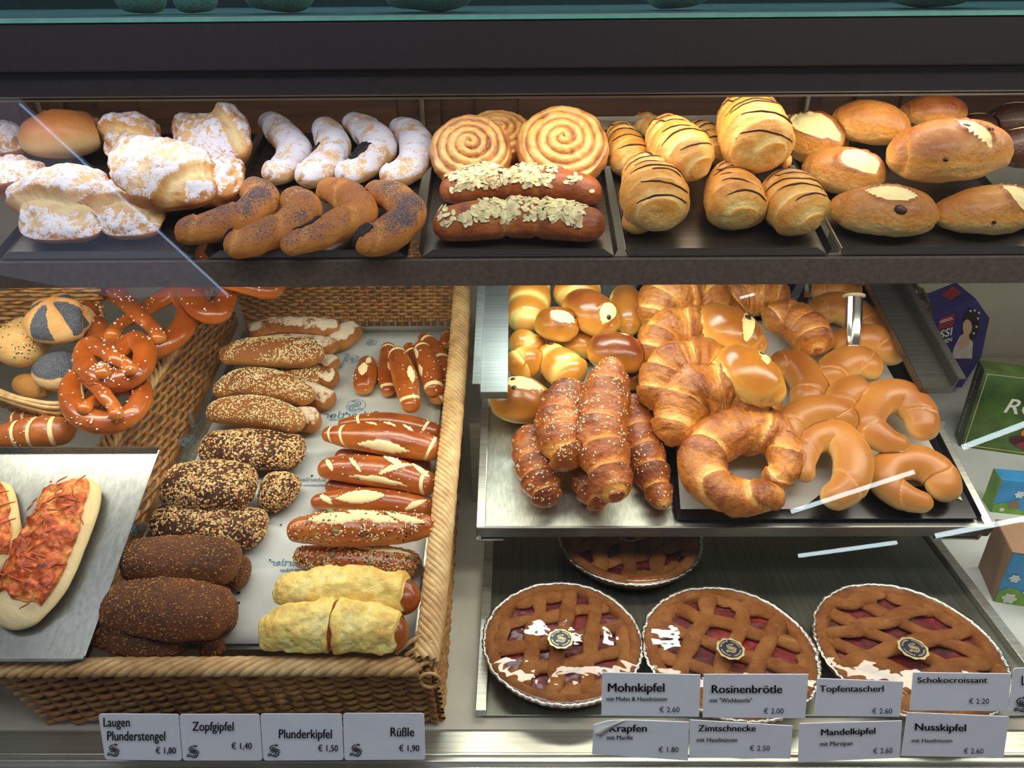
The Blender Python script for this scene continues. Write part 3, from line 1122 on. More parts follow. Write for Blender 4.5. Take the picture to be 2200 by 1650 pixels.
# ------------------------------------------------------------------ trays
def tray(name, pl, x0, x1, v0, v1, lip, mat, label, cat='tray', group=None, h=0.0, flare=0.35, front=True, thick=0.0012, fl=None):
    """Sheet-metal tray on plane pl: x0..x1, from v0 to v1 up the slope, with flared lips."""
    loc = pl.O + pl.v * v0 + np.array([(x0 + x1) / 2, 0, 0])
    ex = np.array([1., 0, 0])
    t = empty(name, loc)
    tag(t, label, cat, group)
    Lc = lambda x, v, z: pl.O + pl.v * v + pl.n * (z + h) + ex * x - loc

    def sheet(nm, q, label=None):
        q = [np.array(p) for p in q]
        n = unit(np.cross(q[1] - q[0], q[3] - q[0]))
        mb = MB(); mb.prism(q, -n * thick)
        return mb.build(nm, mat, t)
    g = lip * flare
    fg = g if fl is None else fl
    sheet('tray_base', [Lc(x0, v0, 0), Lc(x1, v0, 0), Lc(x1, v1, 0), Lc(x0, v1, 0)])
    sheet('rim', [Lc(x0 - g, v0, lip), Lc(x0, v0, 0), Lc(x0, v1, 0), Lc(x0 - g, v1, lip)])
    sheet('rim', [Lc(x1, v0, 0), Lc(x1 + g, v0, lip), Lc(x1 + g, v1, lip), Lc(x1, v1, 0)])
    sheet('rim', [Lc(x0, v1, 0), Lc(x1, v1, 0), Lc(x1, v1 + g, lip), Lc(x0, v1 + g, lip)])
    if front:
        k = 0.012
        sheet('rim', [Lc(x0 + k, v0 - fg, lip * 0.8), Lc(x1 - k, v0 - fg, lip * 0.8), Lc(x1, v0, 0), Lc(x0, v0, 0)])
    return t


def xat(px, py, pl):
    return at(px, py, pl)[0][0]


for (a, b, lab) in ((8, 432, 'steel tray under the sugared pockets and the doughnut'),
                    (449, 883, 'steel tray under the sugar crescents and poppy seed crescents'),
                    (902, 1325, 'steel tray under the cinnamon snails and almond rolls'),
                    (1340, 1782, 'steel tray under the chocolate-striped croissants'),
                    (1800, 2240, 'steel tray under the large raisin rolls')):
    tray('serving_tray', U, xat(a, 540, U) + 0.004, xat(b, 540, U) - 0.004, -0.009, 0.262, 0.008, M['steel_shelf'], lab, 'tray', 'steel trays on the pastry shelf', fl=-0.004)

# sheet of paper behind the chocolate croissants
pp = [at(1205, 278, U, 0.004)[0], at(1720, 278, U, 0.004)[0], at(1700, 246, U, 0.03)[0], at(1185, 252, U, 0.03)[0]]
c = np.mean(pp, 0)
m = MB(); m.prism([p - c for p in pp], U.n * -0.0006)
o = m.build('paper_sheet', M['paper']); o.location = c
tag(o, 'white paper sheet sticking up behind the chocolate-striped croissants', 'paper')

# slanted steel tray (right) and its stand
st_l, st_r = xat(1024, 1112, R), xat(2126, 1120, R)
sloc = R.O + np.array([(st_l + st_r) / 2, 0, 0])
stand = empty('tray_stand', sloc)
tag(stand, 'slanted steel tray stand holding brioche buns, croissants and plain crescents', 'tray stand')
ex = np.array([1., 0, 0])
lx0, lx1 = -0.045, 0.618
RV = 0.52


def spart(name, mb, mat, bevel=0.0, label=None):
    mb.v = [tuple(np.array(v) - sloc) for v in mb.v]
    o = mb.build(name, mat, stand, None, False, bevel)
    if label:
        o['label'] = label


xm, xw = (st_l + st_r) / 2, st_r - st_l
P_ = lambda x, v, z: R.O + R.v * v + R.n * z + ex * x
AX = (ex, R.v, R.n)
m = MB(); m.box(P_(xm, RV / 2, -0.004), (xw, RV, 0.002), AX); spart('base_plate', m, M['steel_soft'])
m = MB(); m.box(P_(st_l + 0.006, RV / 2, -0.002), (0.012, RV, 0.014), AX); spart('side_rail', m, M['steel'], 0.001)
m = MB(); m.box(P_(st_r - 0.006, RV / 2, -0.002), (0.012, RV, 0.014), AX); spart('side_rail', m, M['steel'], 0.001)
m = MB(); m.box(P_(xm, 0.0, -0.006), (xw, 0.004, 0.022), AX); spart('front_rail', m, M['steel_dark'], 0.001)
m = MB(); m.box(P_(st_l + 0.018, 0.012, -0.022), (0.036, 0.03, 0.003), AX); m.box(P_(st_l + 0.004, 0.012, -0.018), (0.004, 0.03, 0.012), AX); spart('foot', m, M['steel'])
m = MB(); m.box(P_(st_r - 0.04, 0.012, -0.022), (0.06, 0.03, 0.003), AX); m.box(P_(st_r - 0.012, 0.012, -0.018), (0.004, 0.03, 0.012), AX); spart('foot', m, M['steel'])
# guide rails above the pastries: channels running up the slope
HR = 0.085
for side, (xa, ya, xb, yb) in ((-1, (1028, 838, 1089, 843)), (1, (1983, 832, 2064, 800))):
    A1, A2 = at(xa, ya, R, HR)[0], at(xb, yb, R, HR)[0]
    xin = A2[0] if side < 0 else A1[0]
    v0 = float(np.dot(A2 - R.O, R.v)) if side < 0 else float(np.dot(A1 - R.O, R.v))
    w = 0.038 if side < 0 else 0.043
    xc = xin - w / 2 if side < 0 else xin + w / 2
    xo = xin - w if side < 0 else xin + w
    v1 = 0.62
    vm, vl = (v0 + v1) / 2, v1 - v0
    m = MB()
    m.box(P_(xc, vm, HR), (w, vl, 0.002), AX)
    m.box(P_(xin, vm, HR - 0.006), (0.002, vl, 0.012), AX)
    m.box(P_(xo, vm, HR + 0.008), (0.002, vl, 0.018), AX)
    m.box(P_(xo + side * 0.005, vm, HR + 0.017), (0.010, vl, 0.002), AX)
    m.box(P_(xc, v0, HR - 0.006), (w, 0.002, 0.012), AX)
    m.box(P_(xc, v1 - 0.01, -0.0 + HR / 2), (w * 0.6, 0.01, HR), AX)
    spart('guide_rail', m, M['steel_mid'] if side < 0 else M['steel_dark'])
m = MB(); m.box((lx0 - 0.022, 0.99, 0.736), (0.018, 0.018, 0.15)); spart('post', m, M['steel'])
m = MB(); m.box((lx1 + 0.024, 0.99, 0.736), (0.018, 0.018, 0.15)); spart('post', m, M['steel'])

bx0 = xat(1447, 1104, R)
tray('baking_tray', R, bx0 + 0.004, st_r - 0.016, 0.014, RV - 0.02, 0.006, M['black'], 'black enamel baking tray under the butter croissants and plain crescents', 'tray', None, 0.002, 0.5)
# parchment on the black tray
pq = [at(1462, 1094, R, 0.003), at(1722, 1094, R, 0.003), at(2068, 1076, R, 0.003), at(1850, 690, R, 0.003), at(1432, 690, R, 0.003)]
pq = [p[0] for p in pq]
pq.insert(2, at(1790, 1040, R, 0.003)[0]); pq.insert(3, at(1990, 1045, R, 0.003)[0])
c = np.mean(pq, 0)
m = MB(); m.prism([p - c for p in pq], R.n * 0.0006)
o = m.build('parchment_sheet', M['parch']); o.location = c
tag(o, 'white baking parchment under the butter croissants on the black tray', 'paper')

# lower tray on the deck under the pies
lx0, lx1 = -0.045, 0.618
loc = np.array([(lx0 + lx1) / 2, 0.574, 0.66])
lt = empty('pie_tray', loc)
tag(lt, 'large dark steel sheet tray under the four foil-pan pies', 'tray')
for nm, c_, e, mt in (('tray_base', ((lx0 + lx1) / 2, 0.84, 0.6625), (lx1 - lx0, 0.53, 0.003), 'steel_pie'),
                      ('side_strip', (lx0, 0.84, 0.667), (0.013, 0.53, 0.012), 'steel'),
                      ('side_strip', (lx1, 0.84, 0.667), (0.014, 0.53, 0.012), 'steel')):
    m = MB(); m.box(np.array(c_) - loc, e); m.build(nm, M[mt], lt, None, False, 0.001)

# tray with pizza bread
tx1 = xat(180, 1412, T)
tt = tray('serving_tray', T, tx1 - 0.40, tx1, 0.0, 0.262, 0.008, M['steel_tray'], 'bright steel tray with pizza bread resting on the wicker basket rim', 'tray', None, 0, 0.5, True, 0.0015, 0.004)

# ------------------------------------------------------------------ wicker baskets
def panel_np(mb, A, Bp, C_, D_, rows, stakes, amp, r, rng, bow=0.0):
    """weave between bottom edge A-B and top edge D-C; strands snake round the stakes."""
    A, Bp, C_, D_ = [np.array(p, float) for p in (A, Bp, C_, D_)]
    n = unit(np.cross(Bp - A, D_ - A))
    ns = stakes * 6 + 1
    u = np.linspace(0, 1, ns)
    for k in range(rows):
        v = (k + 0.5) / rows
        P = (A[None] * (1 - u[:, None]) + Bp[None] * u[:, None]) * (1 - v) + (D_[None] * (1 - u[:, None]) + C_[None] * u[:, None]) * v
        w = np.cos(u * stakes * np.pi + (k % 2) * np.pi) * amp
        jz = (vnoise(np.stack([u * 9, np.full(ns, k * 1.7), np.zeros(ns)], -1), 3) - 0.5) * r * 1.2
        P = P + n[None] * (w + bow * np.sin(np.pi * u))[:, None] + unit(D_ - A)[None] * jz[:, None]
        mb.tube(P, r * (0.9 + 0.25 * rng.random()), 6)


def braid(mb, P, r, strands, turns, rr, rng):
    c = spline(np.array(P), 200)
    t = unit(np.gradient(c, axis=0))
    ref = np.array([0, 0, 1.0])
    S = unit(np.cross(t, ref)); Q = np.cross(S, t)
    L = np.linspace(0, 1, 200)
    for k in range(strands):
        ph = 2 * np.pi * (k / strands + turns * L)
        off = S * (np.cos(ph) * rr * 1.25)[:, None] + Q * (np.sin(ph) * rr * 0.75)[:, None]
        mb.tube(c + off, r * (0.85 + 0.3 * rng.random()), 7)


rng = np.random.default_rng(5)
up2 = np.array([0, 0, 1.0])
rFR = at(925, 1440, RIM, 0.0)[0]
rBR = at(1000, 600, RIM, 0.01)[0]
rFL = np.array([at(-14, 1446, RIM)[0][0], rFR[1], rFR[2]])
rBL = np.array([-0.52, rBR[1], rBR[2]])
zb = 0.664
bFR = np.array([rFR[0] + 0.004, rFR[1] + 0.008, zb]); bFL = np.array([at_z(120, 1528, 0.664)[0][0], rFR[1] + 0.008, zb])
bBR = np.array([rBR[0] - 0.02, rBR[1] - 0.03, zb]); bBL = np.array([rBL[0] + 0.05, rBR[1] - 0.03, zb])
bloc = (bFR + bFL + bBR + bBL) / 4
bas = empty('wicker_basket', bloc)
tag(bas, 'big rectangular wicker basket lined with bakery paper and full of bread sticks', 'basket')


def bpart(name, mb, mat):
    mb.v = [tuple(np.array(v) - bloc) for v in mb.v]
    return mb.build(name, mat, bas, None, True)


def wall(A, Bp, C_, D_, rows, stakes, r=0.0030, amp=0.0042):
    mb = MB()
    panel_np(mb, A, Bp, C_, D_, rows, stakes, amp, r, rng)
    w = bpart('woven_side', mb, M['wicker'])
    mb = MB()
    for k in range(stakes):
        u = (k + 0.5) / stakes
        a = np.array(A) * (1 - u) + np.array(Bp) * u
        b = np.array(D_) * (1 - u) + np.array(C_) * u
        mb.tube([a, (a + b) / 2, b], 0.0024, 6)
    mb.v = [tuple(np.array(v) - bloc) for v in mb.v]
    mb.build('stakes', M['wicker'], w, None, True)


wall(bFL, bFR, rFR, rFL, 17, 24)
wall(bFR, bBR, rBR, rFR, 20, 34, 0.0034)
lwA, lwB = at(505, 680, B, 0.002)[0], at(172, 1400, B, 0.002)[0]
lwC, lwD = at(-10, 1430, RIM, -0.002)[0], at(448, 620, RIM, -0.002)[0]
wall(lwA, lwB, lwC, lwD, 13, 34, 0.0036)
mb = MB()
for k in range(3):
    mb.tube([lwA + up2 * (-0.004 - 0.006 * k), lwB + up2 * (-0.004 - 0.006 * k)], 0.0034, 6)
bpart('base_cane', mb, M['wicker'])
# rear side: open gap along its foot where the stakes show
kb = at(700, 702, B, 0.004)[0]
gA = np.array([rBL[0] + 0.03, kb[1] + 0.012, kb[2] + 0.004]); gB = np.array([rBR[0] - 0.015, kb[1] + 0.012, kb[2] + 0.004])
wall(gA, gB, rBR + up2 * 0.06 + np.array([0, 0.03, 0]), rBL + up2 * 0.06 + np.array([0, 0.03, 0]), 24, 30, 0.0027, 0.0036)
mb = MB()
for k in range(31):
    u = k / 30
    a = gA * (1 - u) + gB * u
    mb.tube([a + up2 * 0.01, a - up2 * 0.004, a - up2 * 0.016], 0.0022, 6)
bpart('stake_ends', mb, M['wicker'])
mb = MB()
braid(mb, [rFL + up2 * 0.004, (rFL + rFR) / 2 + up2 * 0.006, rFR + np.array([-0.05, 0, 0.006]), rFR + np.array([-0.012, 0.004, 0.0])], 0.0040, 5, 7.0, 0.0060, rng)
bpart('rim_braid', mb, M['wicker_rim'])
rp = [at(x, y, RIM, 0.006)[0] for x, y in ((914, 1420), (928, 1330), (944, 1180), (958, 1040), (972, 900), (984, 760), (994, 600))]
mb = MB()
braid(mb, rp, 0.0038, 9, 9.0, 0.0095, rng)
bpart('rim_braid', mb, M['wicker_rim'])
rl = [at(x, y, RIM, 0.0)[0] for x, y in ((-10, 1430), (100, 1210), (232, 955), (360, 760), (450, 610))]
mb = MB()
braid(mb, rl, 0.0038, 6, 9.0, 0.008, rng)
bpart('rim_braid', mb, M['wicker_rim'])
# loose cane ends and the ring knot at the corner
mb = MB()
for (a, b, h0, h1) in (((850, 1404), (914, 1362), 0.006, 0.012), ((872, 1408), (930, 1380), 0.006, 0.014), ((880, 1418), (935, 1398), 0.004, 0.01), ((930, 1395), (925, 1430), 0.012, 0.003), ((890, 1440), (930, 1420), 0.004, 0.006)):
    p, q = at(*a, RIM, h0)[0], at(*b, RIM, h1)[0]
    mb.tube([p, (p + q) / 2 + up2 * 0.003, q], 0.0026, 6)
kc = at(925, 1452, RIM, 0.004)[0] + np.array([0, -0.006, 0])
th = np.linspace(0, 2 * np.pi, 25)
mb.tube(kc[None] + np.stack([np.cos(th) * 0.0105, np.zeros(25), np.sin(th) * 0.0105], 1), 0.0020, 6)
bpart('cane_ends', mb, M['wicker_rim'])

# inner tray and bakery paper in the basket
ix0, ix1 = -0.482, xat(900, 1340, B) + 0.004
iv1 = float(np.dot(at(700, 712, B)[0] - B.O, B.v))
tray('sheet_tray', B, ix0, ix1, 0.0, iv1, 0.012, M['steel'], 'shallow steel sheet tray lying in the wicker basket', 'tray', None, -0.004, 0.3, False)
c = B.O + B.v * iv1 / 2 + ex * ((ix0 + ix1) / 2)
m = MB()
nx, nv = 24, 30
for j in range(nv + 1):
    for i in range(nx + 1):
        x, v = ix0 + 0.018 + (ix1 - ix0 - 0.026) * i / nx, 0.004 + (iv1 - 0.012) * j / nv
        edge = max(0, (0.12 - i / nx) / 0.12)
        h = 0.0012 + edge ** 1.5 * 0.012 + 0.002 * math.sin(i * 1.3 + j * 0.7) * edge
        m.v.append(tuple(B.O + B.v * v + ex * x + B.n * h - c))
for j in range(nv):
    for i in range(nx):
        a = j * (nx + 1) + i
        m.f.append((a, a + 1, a + nx + 2, a + nx + 1))
ps = m.build('paper_liner', M['paper'], None, None, True); ps.location = c
sol = ps.modifiers.new('thickness', 'SOLIDIFY'); sol.thickness = 0.0005
tag(ps, 'white printed bakery paper lining the basket under the bread sticks', 'paper')
for (px, py, w, s, r_) in ((765, 872, 42, '@', 0), (755, 891, 118, 'Schertler', 0), (755, 902, 100, 'Mein Lieblingsbäcker', 0), (758, 772, 30, '@', 85), (738, 776, 54, 'Schertler', 80),
                           (628, 1208, 92, 'Schertler', 0), (655, 1226, 110, 'Mein Lieblingsbäcker', 0), (672, 1030, 60, 'Schertler', 0), (684, 1043, 70, 'Mein Lieblingsbäcker', 0),
                           (400, 946, 34, '@', -50), (412, 900, 56, 'Schertler', -62), (300, 1135, 38, '@', -60), (798, 736, 24, '@', 0)):
    print_on(B, px, py, w, s, ps, c, 'ink_blue', r_, True, 0.0018 if px > 420 else 0.0075, 'emblem' if s == '@' else 'lettering', 0.0)

rngc = np.random.default_rng(77)
mb = MB()
for k in range(70):
    x, v = ix0 + 0.05 + rngc.random() * (ix1 - ix0 - 0.07), rngc.random() * iv1 * 0.95
    p = B.O + B.v * v + ex * x + B.n * 0.0034
    mb.box(p, np.array([0.0026, 0.0016, 0.001]) * (0.5 + rngc.random()))
cr = mb.build('crumbs', M['seed_dark'], None, c); cr.location = c
tag(cr, 'dark crumbs and loose seeds scattered on the basket paper', 'crumbs', None, 'stuff')

# paper on the deck to the right, with prints
c = np.array([1.0, 1.03, 0.66])
m = MB(); m.box((0, 0, 0.0012), (0.74, 0.86, 0.0012))
pd = m.build('paper_sheet', M['paper']); pd.location = c
tag(pd, 'white printed bakery paper spread on the deck beside the slanted tray', 'paper')
for (px, py, w, s) in ((2076, 1166, 146, 'Schertler'), (2088, 1184, 118, 'Mein Lieblingsbäcker'), (2052, 885, 36, '@'), (2030, 912, 76, 'Schertler'), (2150, 1026, 40, '@'), (2135, 1056, 50, 'Schertler'),
                       (2168, 1335, 62, '@'), (2185, 1372, 150, 'Schertler'), (2188, 1394, 130, 'Mein Lieblingsbäcker')):
    print_on(D, px, py, w, s, pd, c, 'ink_blue', 0, True, 0.0016, 'emblem' if s == '@' else 'lettering')

# round bread basket on the far left
rp = [at(x, y, RIM, 0.035)[0] for x, y in ((-90, 800), (-40, 832), (0, 848), (60, 868), (120, 878), (165, 868), (200, 840))]
c = np.mean(rp, 0)
rb = empty('bread_basket', c)
tag(rb, 'round wicker bread basket holding poppy seed rolls and a seeded roll', 'basket')
mb = MB()
for k in range(7):
    a = k * 2 * np.pi / 7
    off = np.array([0, math.cos(a) * 0.004, math.sin(a) * 0.007])
    P = spline(np.array(rp), 60) + off + 0.0015 * np.sin(np.linspace(0, 8, 60) + k)[:, None] * np.array([0, 0, 1.0])
    mb.tube(P - c, 0.0036, 7)
mb.build('rim_braid', M['wicker_rim'], rb, None, True)
mb = MB()
for k in range(8):
    P = spline(np.array(rp), 90)
    w = 0.003 * np.cos(np.linspace(0, 26 * np.pi, 90) + (k % 2) * np.pi)
    P = P + np.array([0, 1.0, 0]) * (w + 0.004 * k)[:, None] + np.array([0, 0, -0.008 - 0.0055 * k])
    mb.tube(P - c, 0.0026, 6)
mb.build('woven_side', M['wicker'], rb, None, True)
mb = MB()
q = [at(-120, 735, RIM, 0.0)[0], at(235, 735, RIM, 0.0)[0]]
q = [q[0], q[1], q[1] + np.array([0, 0.02, 0.12]), q[0] + np.array([0, 0.02, 0.12])]
panel_np(mb, q[0], q[1], q[2], q[3], 20, 16, 0.0036, 0.0030, rng)
mb.v = [tuple(np.array(v) - c) for v in mb.v]
mb.build('woven_side', M['wicker'], rb, None, True)
# ------------------------------------------------------------------ pastry makers
_cnt = [0]


def nrng():
    _cnt[0] += 1
    return np.random.default_rng(1000 + _cnt[0]), _cnt[0]


def up_of(sf):
    return (sf.N * sf.up).sum(-1)


def lens(sf, s0, a0, ls, la, rot=0.0, power=1.0):
    """leaf-shaped cut: 1 at its middle, 0 at its outline (s and angle half-lengths)."""
    ds = sf.Sg - s0
    da = (sf.A - a0 + np.pi) % (2 * np.pi) - np.pi
    c, s_ = math.cos(rot), math.sin(rot)
    k = la / ls
    x = (ds * k * c + da * s_) / la
    y = (-ds * k * s_ + da * c) / la
    return x, y


def cut(sf, s0, a0, L, W, rot=0.0):
    """leaf cut in metres-like units: L half length, W half width, rot against the rope direction."""
    ds = (sf.Sg - s0) * sf.L
    da = ((sf.A - a0 + np.pi) % (2 * np.pi) - np.pi) * sf.R.max()
    c, s_ = math.cos(rot), math.sin(rot)
    x, y = (ds * c + da * s_) / L, (-ds * s_ + da * c) / W
    return np.clip(1 - np.abs(y) / np.clip(1 - x * x, 1e-3, 1), -1, 1) * (np.abs(x) < 1) - (np.abs(x) >= 1)


def rings(sf, k, slant=0.06, sharp=0.8, ph=0.0, sym=True):
    """stepped coils of a rolled croissant; returns saw in 0..1 (1 = proud edge)."""
    s = sf.Sg + slant * np.sin(sf.A) + 0.02 * (vnoise(np.stack([sf.A * 1.5, sf.Sg * 4, 0 * sf.A], -1), int(ph * 100) + 5) - 0.5)
    x = np.abs(s - 0.5) * 2 if sym else s
    f = (x * k + ph) % 1.0
    return f, x


def croissant(kind, sf, k=3.2, depth=0.16, ph=0.3, slant=0.06, lumps=0.10, sym=True, seed=0):
    R0 = sf.R[:, None]
    f, x = rings(sf, k, slant, 0.8, ph, sym)
    step = (1 - f) ** 0.7 * sstep(f, 0.0, 0.06) * 1.0
    g = depth * (step - 0.5)
    nz = fbm(sf.G * 38, seed, 3)
    # fine lamination lines running round the coil
    lam = fbm(np.stack([sf.Sg * sf.L / 0.0042, sf.A * 1.3, x * 3], -1), seed + 9, 3)
    bl = fbm(sf.G * 150, seed + 4, 3)
    displace(sf, R0 * (g + lumps * 2 * nz + 0.07 * lam + 0.05 * bl))
    up = up_of(sf)
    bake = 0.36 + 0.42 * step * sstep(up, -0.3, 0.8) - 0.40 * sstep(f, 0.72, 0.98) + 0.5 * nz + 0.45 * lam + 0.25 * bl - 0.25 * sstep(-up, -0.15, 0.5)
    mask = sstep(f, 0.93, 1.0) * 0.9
    return np.clip(bake, 0, 1), mask


def F_powder_crescent(pts, label, fills=(), base=0, group='sugared crescents on the pastry shelf'):
    rng, sd = nrng()
    sf = sweep(pts, U, base, 0.88, 0.8, 0.9)
    R0 = sf.R[:, None]
    nz = fbm(sf.G * 45, sd, 3)
    f, x = rings(sf, 1.6, 0.1, ph=0.35)
    wr = fbm(sf.G * 110, sd + 3, 3)
    displace(sf, R0 * (0.22 * nz + 0.12 * ((1 - f) - 0.5) + 0.07 * wr))
    up = up_of(sf)
    o = put(sf, 'sugared_crescent', M['powder2'], 0.35 + 0.3 * nz - 0.3 * sstep(-up, 0, 0.6), sstep(up, -0.30, 0.45) * 0.52 + 0.10 + 0.5 * nz + 0.8 * wr, label, 'pastry', group)
    for (s0, a0, ln, wd) in fills:
        dark_fill(sf, o, s0, a0, ln, wd, rng)
    return o


def dark_fill(sf, o, s0, a0, ln, wd, rng):
    shell(sf, s0 - ln, s0 + ln, a0 - wd, a0 + wd, 0.0016, o, 'poppy_filling', M['filling'], rng, 0.0016, 0.3, 24, 20, 260.0, label='dark poppy seed filling bursting out')


def F_poppy_crescent(pts, label, fills=(), base=0.005):
    rng, sd = nrng()
    sf = sweep(pts, U, base, 0.9, 0.8, 0.9)
    R0 = sf.R[:, None]
    nz = fbm(sf.G * 40, sd, 3)
    f, x = rings(sf, 1.7, 0.12, ph=0.3 + 0.1 * (sd % 3))
    wr = fbm(sf.G * 110, sd + 3, 3)
    displace(sf, R0 * (0.16 * nz + 0.14 * ((1 - f) - 0.5) + 0.06 * wr))
    up = up_of(sf)
    bake = 0.5 + 0.25 * sstep(up, 0, 0.9) + 0.4 * nz - 0.35 * sstep(f, 0.8, 1)
    mask = sstep(up, 0.0, 0.9) * 0.46 + 0.20 + 0.8 * fbm(sf.G * 30, sd + 4, 3)
    o = put(sf, 'poppy_crescent', M['poppy'], np.clip(bake, 0, 1), mask, label, 'pastry', 'poppy seed crescents on the pastry shelf')
    for q in fills:
        dark_fill(sf, o, *q, rng)
    return o


def F_pocket(corners, label, H=0.035, base=0, fold=None, curd=None, n=3.2):
    rng, sd = nrng()
    sf = pillow(corners, U, base, H, n, 72, 60, 2.4, 0.45)
    nz = fbm(sf.G * 26, sd, 4)
    n2 = fbm(sf.G * 70, sd + 5, 3)
    n3 = fbm(sf.G * np.array([260, 120, 160]), sd + 8, 3)
    d = 0.020 * nz + 0.009 * n2 + 0.002 * n3
    bare = 0 * nz
    u, v = sf.uv[..., 0], sf.uv[..., 1]
    if fold:
        ang, off, hgt = fold                         # crease direction in degrees, offset, step height
        ca, sa = math.cos(rad(ang)), math.sin(rad(ang))
        q = u * ca + v * sa - off + 0.35 * fbm(np.stack([u * 1.6, v * 1.6, 0 * u], -1), sd + 2, 2)
        st = sstep(q, -0.05, 0.06)
        d = d + st * hgt * (sf.top[:, None] > 0)
        bare = sstep(q, -0.30, -0.06) * (1 - sstep(q, -0.02, 0.03))
    displace(sf, d * sstep(sf.Sg, 0.05, 0.3))
    up = up_of(sf)
    bake = 0.38 + 0.5 * nz + 0.2 * (1 - sstep(up, 0.2, 0.9)) + 0.2 * sstep(sf.rho[:, None], 0.8, 1.0)
    mask = 0.14 + 0.46 * sstep(up, 0.0, 0.7) + 0.5 * n2 + 0.9 * n3 - 0.75 * bare
    o = put(sf, 'sugared_pocket', M['powder'], np.clip(bake - 0.35 * bare, 0, 1), mask, label, 'pastry', 'sugared curd pockets on the pastry shelf')
    return o


def F_snail(cx, cy, rx, ry, label, tilt=24, base=0.0, H=0.030, turns=4.2):
    rng, sd = nrng()
    p0, _ = at(cx, cy + ry * 0.75, U, base)
    pl = Plane(p0[1], p0[2], 17 + tilt)
    # circle in the tilted plane that shows with half-width rx
    pc, d = at(cx, cy, pl, H * 0.6)
    r = rx * d / FPX
    NT_, NR = 96, 74
    th = np.linspace(0, 2 * np.pi, NT_, endpoint=False)
    nb, ns = 6, 14
    rho = np.concatenate([np.linspace(0, 0.92, nb), np.full(ns, 1.0), 1 - np.linspace(0, 1, NR - nb - ns)])
    zz = np.concatenate([np.zeros(nb), np.linspace(0.02, 0.84, ns), np.full(NR - nb - ns, 0.90)])
    ph = (rho[:, None] * turns - th[None] / (2 * np.pi)) % 1.0
    top = np.concatenate([np.zeros(nb + ns), np.ones(NR - nb - ns)])[:, None]
    bul = 1 + 0.07 * np.sin(np.pi * np.clip(zz / 0.9, 0, 1)) * (1 - top[:, 0])
    ridge = np.sin(np.pi * ph) ** 0.6
    z = zz[:, None] + top * (0.42 * (1 - rho[:, None] ** 2) * 0.6 + 0.16 * ridge - 0.08 - 0.10 * sstep(rho, 0.88, 1.0)[:, None])
    X = pl.v[None, None] * (np.sin(th)[None, :, None] * (rho * bul)[:, None, None]) + ex[None, None] * (np.cos(th)[None, :, None] * (rho * bul)[:, None, None])
    sq = (ry / rx) / 0.80
    Gd = (pc - pl.n * H * 0.6)[None, None] + X * r + pl.n * (z[..., None] * H)
    sf = Surf(Gd, np.linspace(0, 1, NR), r)
    sf.A = np.broadcast_to(th[None], (NR, NT_)); sf.Sg = np.broadcast_to(np.linspace(0, 1, NR)[:, None], (NR, NT_))
    sf.R = np.full(NR, r); sf.L = 2 * r; sf.up = pl.n
    nz = fbm(sf.G * 60, sd, 3)
    displace(sf, 0.006 * nz)
    crinkle(sf, 0.0009, 260, sd)
    sf.pl, sf.base, sf.up = U, base, U.n
    bake = np.where(top > 0, -0.05 + 0.95 * ridge + 0.7 * nz, 0.42 + 0.5 * nz + 0.1 * zz[:, None])
    return put(sf, 'cinnamon_snail', M['snail'], np.clip(bake, 0, 1), 0, label, 'pastry', 'cinnamon snails on the pastry shelf')


def F_almond(pts, label, base=0):
    rng, sd = nrng()
    sf = sweep(pts, U, base, 0.92, 0.85, 0.95, 96, 52)
    R0 = sf.R[:, None]
    nz = fbm(sf.G * 34, sd, 3)
    pinch = np.exp(-((sf.Sg - 0.42) / 0.018) ** 2) + np.exp(-((sf.Sg - 0.61) / 0.018) ** 2)
    wr = fbm(sf.G * 120, sd + 4, 3)
    displace(sf, R0 * (0.14 * nz - 0.14 * pinch + 0.05 * wr))
    up = up_of(sf)
    bake = 0.55 + 0.6 * nz + 0.5 * wr - 0.4 * pinch - 0.3 * sstep(-up, 0.3, 0.9) + 0.1 * sstep(up, 0.2, 1)
    o = put(sf, 'almond_roll', M['almond'], np.clip(bake, 0, 1), 0, label, 'pastry', 'flaked almond rolls on the pastry shelf')
    w = sstep(up, 0.45, 0.8) * sstep(fbm(sf.G * 26, sd + 3, 2), -0.16, 0.05) * sstep(sf.Sg, 0.04, 0.12) * (1 - sstep(sf.Sg, 0.9, 0.97))
    flakes(sf, 420, w + 0.001 * (w > 0), 0.0058, rng, o, 'almond_flakes', M['flake'])
    return o


def drizzle(sf, o, rng, n=7, a0=0.35, a1=2.8, r=0.00105, s0=0.12, s1=0.92, slant=0.06):
    mb = MB()
    for k in range(n):
        s_ = s0 + (s1 - s0) * (k + 0.5 * rng.random()) / n
        t = np.linspace(0, 1, 26)
        b0, b1 = a0 + 0.5 * rng.random(), a1 - 0.7 * rng.random()
        av = b0 + (b1 - b0) * t
        sv = s_ + slant * np.sin(t * 3.1 + rng.random()) * (rng.random() - 0.2) + 0.02 * (t - 0.5) * rng.normal()
        sv = sv + 0.006 * (vnoise(np.stack([t * 12, 0 * t + k, 0 * t], -1), k) - 0.5)
        P, _ = sf.ev(np.clip(sv, 0.02, 0.98), av, 0.0004)
        rr = r * (0.5 + 0.9 * vnoise(np.stack([t * 7, 0 * t + k * 3, 0 * t], -1), 4)) * np.sin(np.pi * np.clip(t, 0.04, 0.96)) ** 0.4
        V, F_ = tube_np(P, rr, 6)
        b = len(mb.v); mb.v += (V - o_loc[o.name]).tolist(); mb.f += (F_ + b).tolist()
    mb.build('chocolate_drizzle', M['choc'], o, None, True)['label'] = 'dark chocolate stripes'


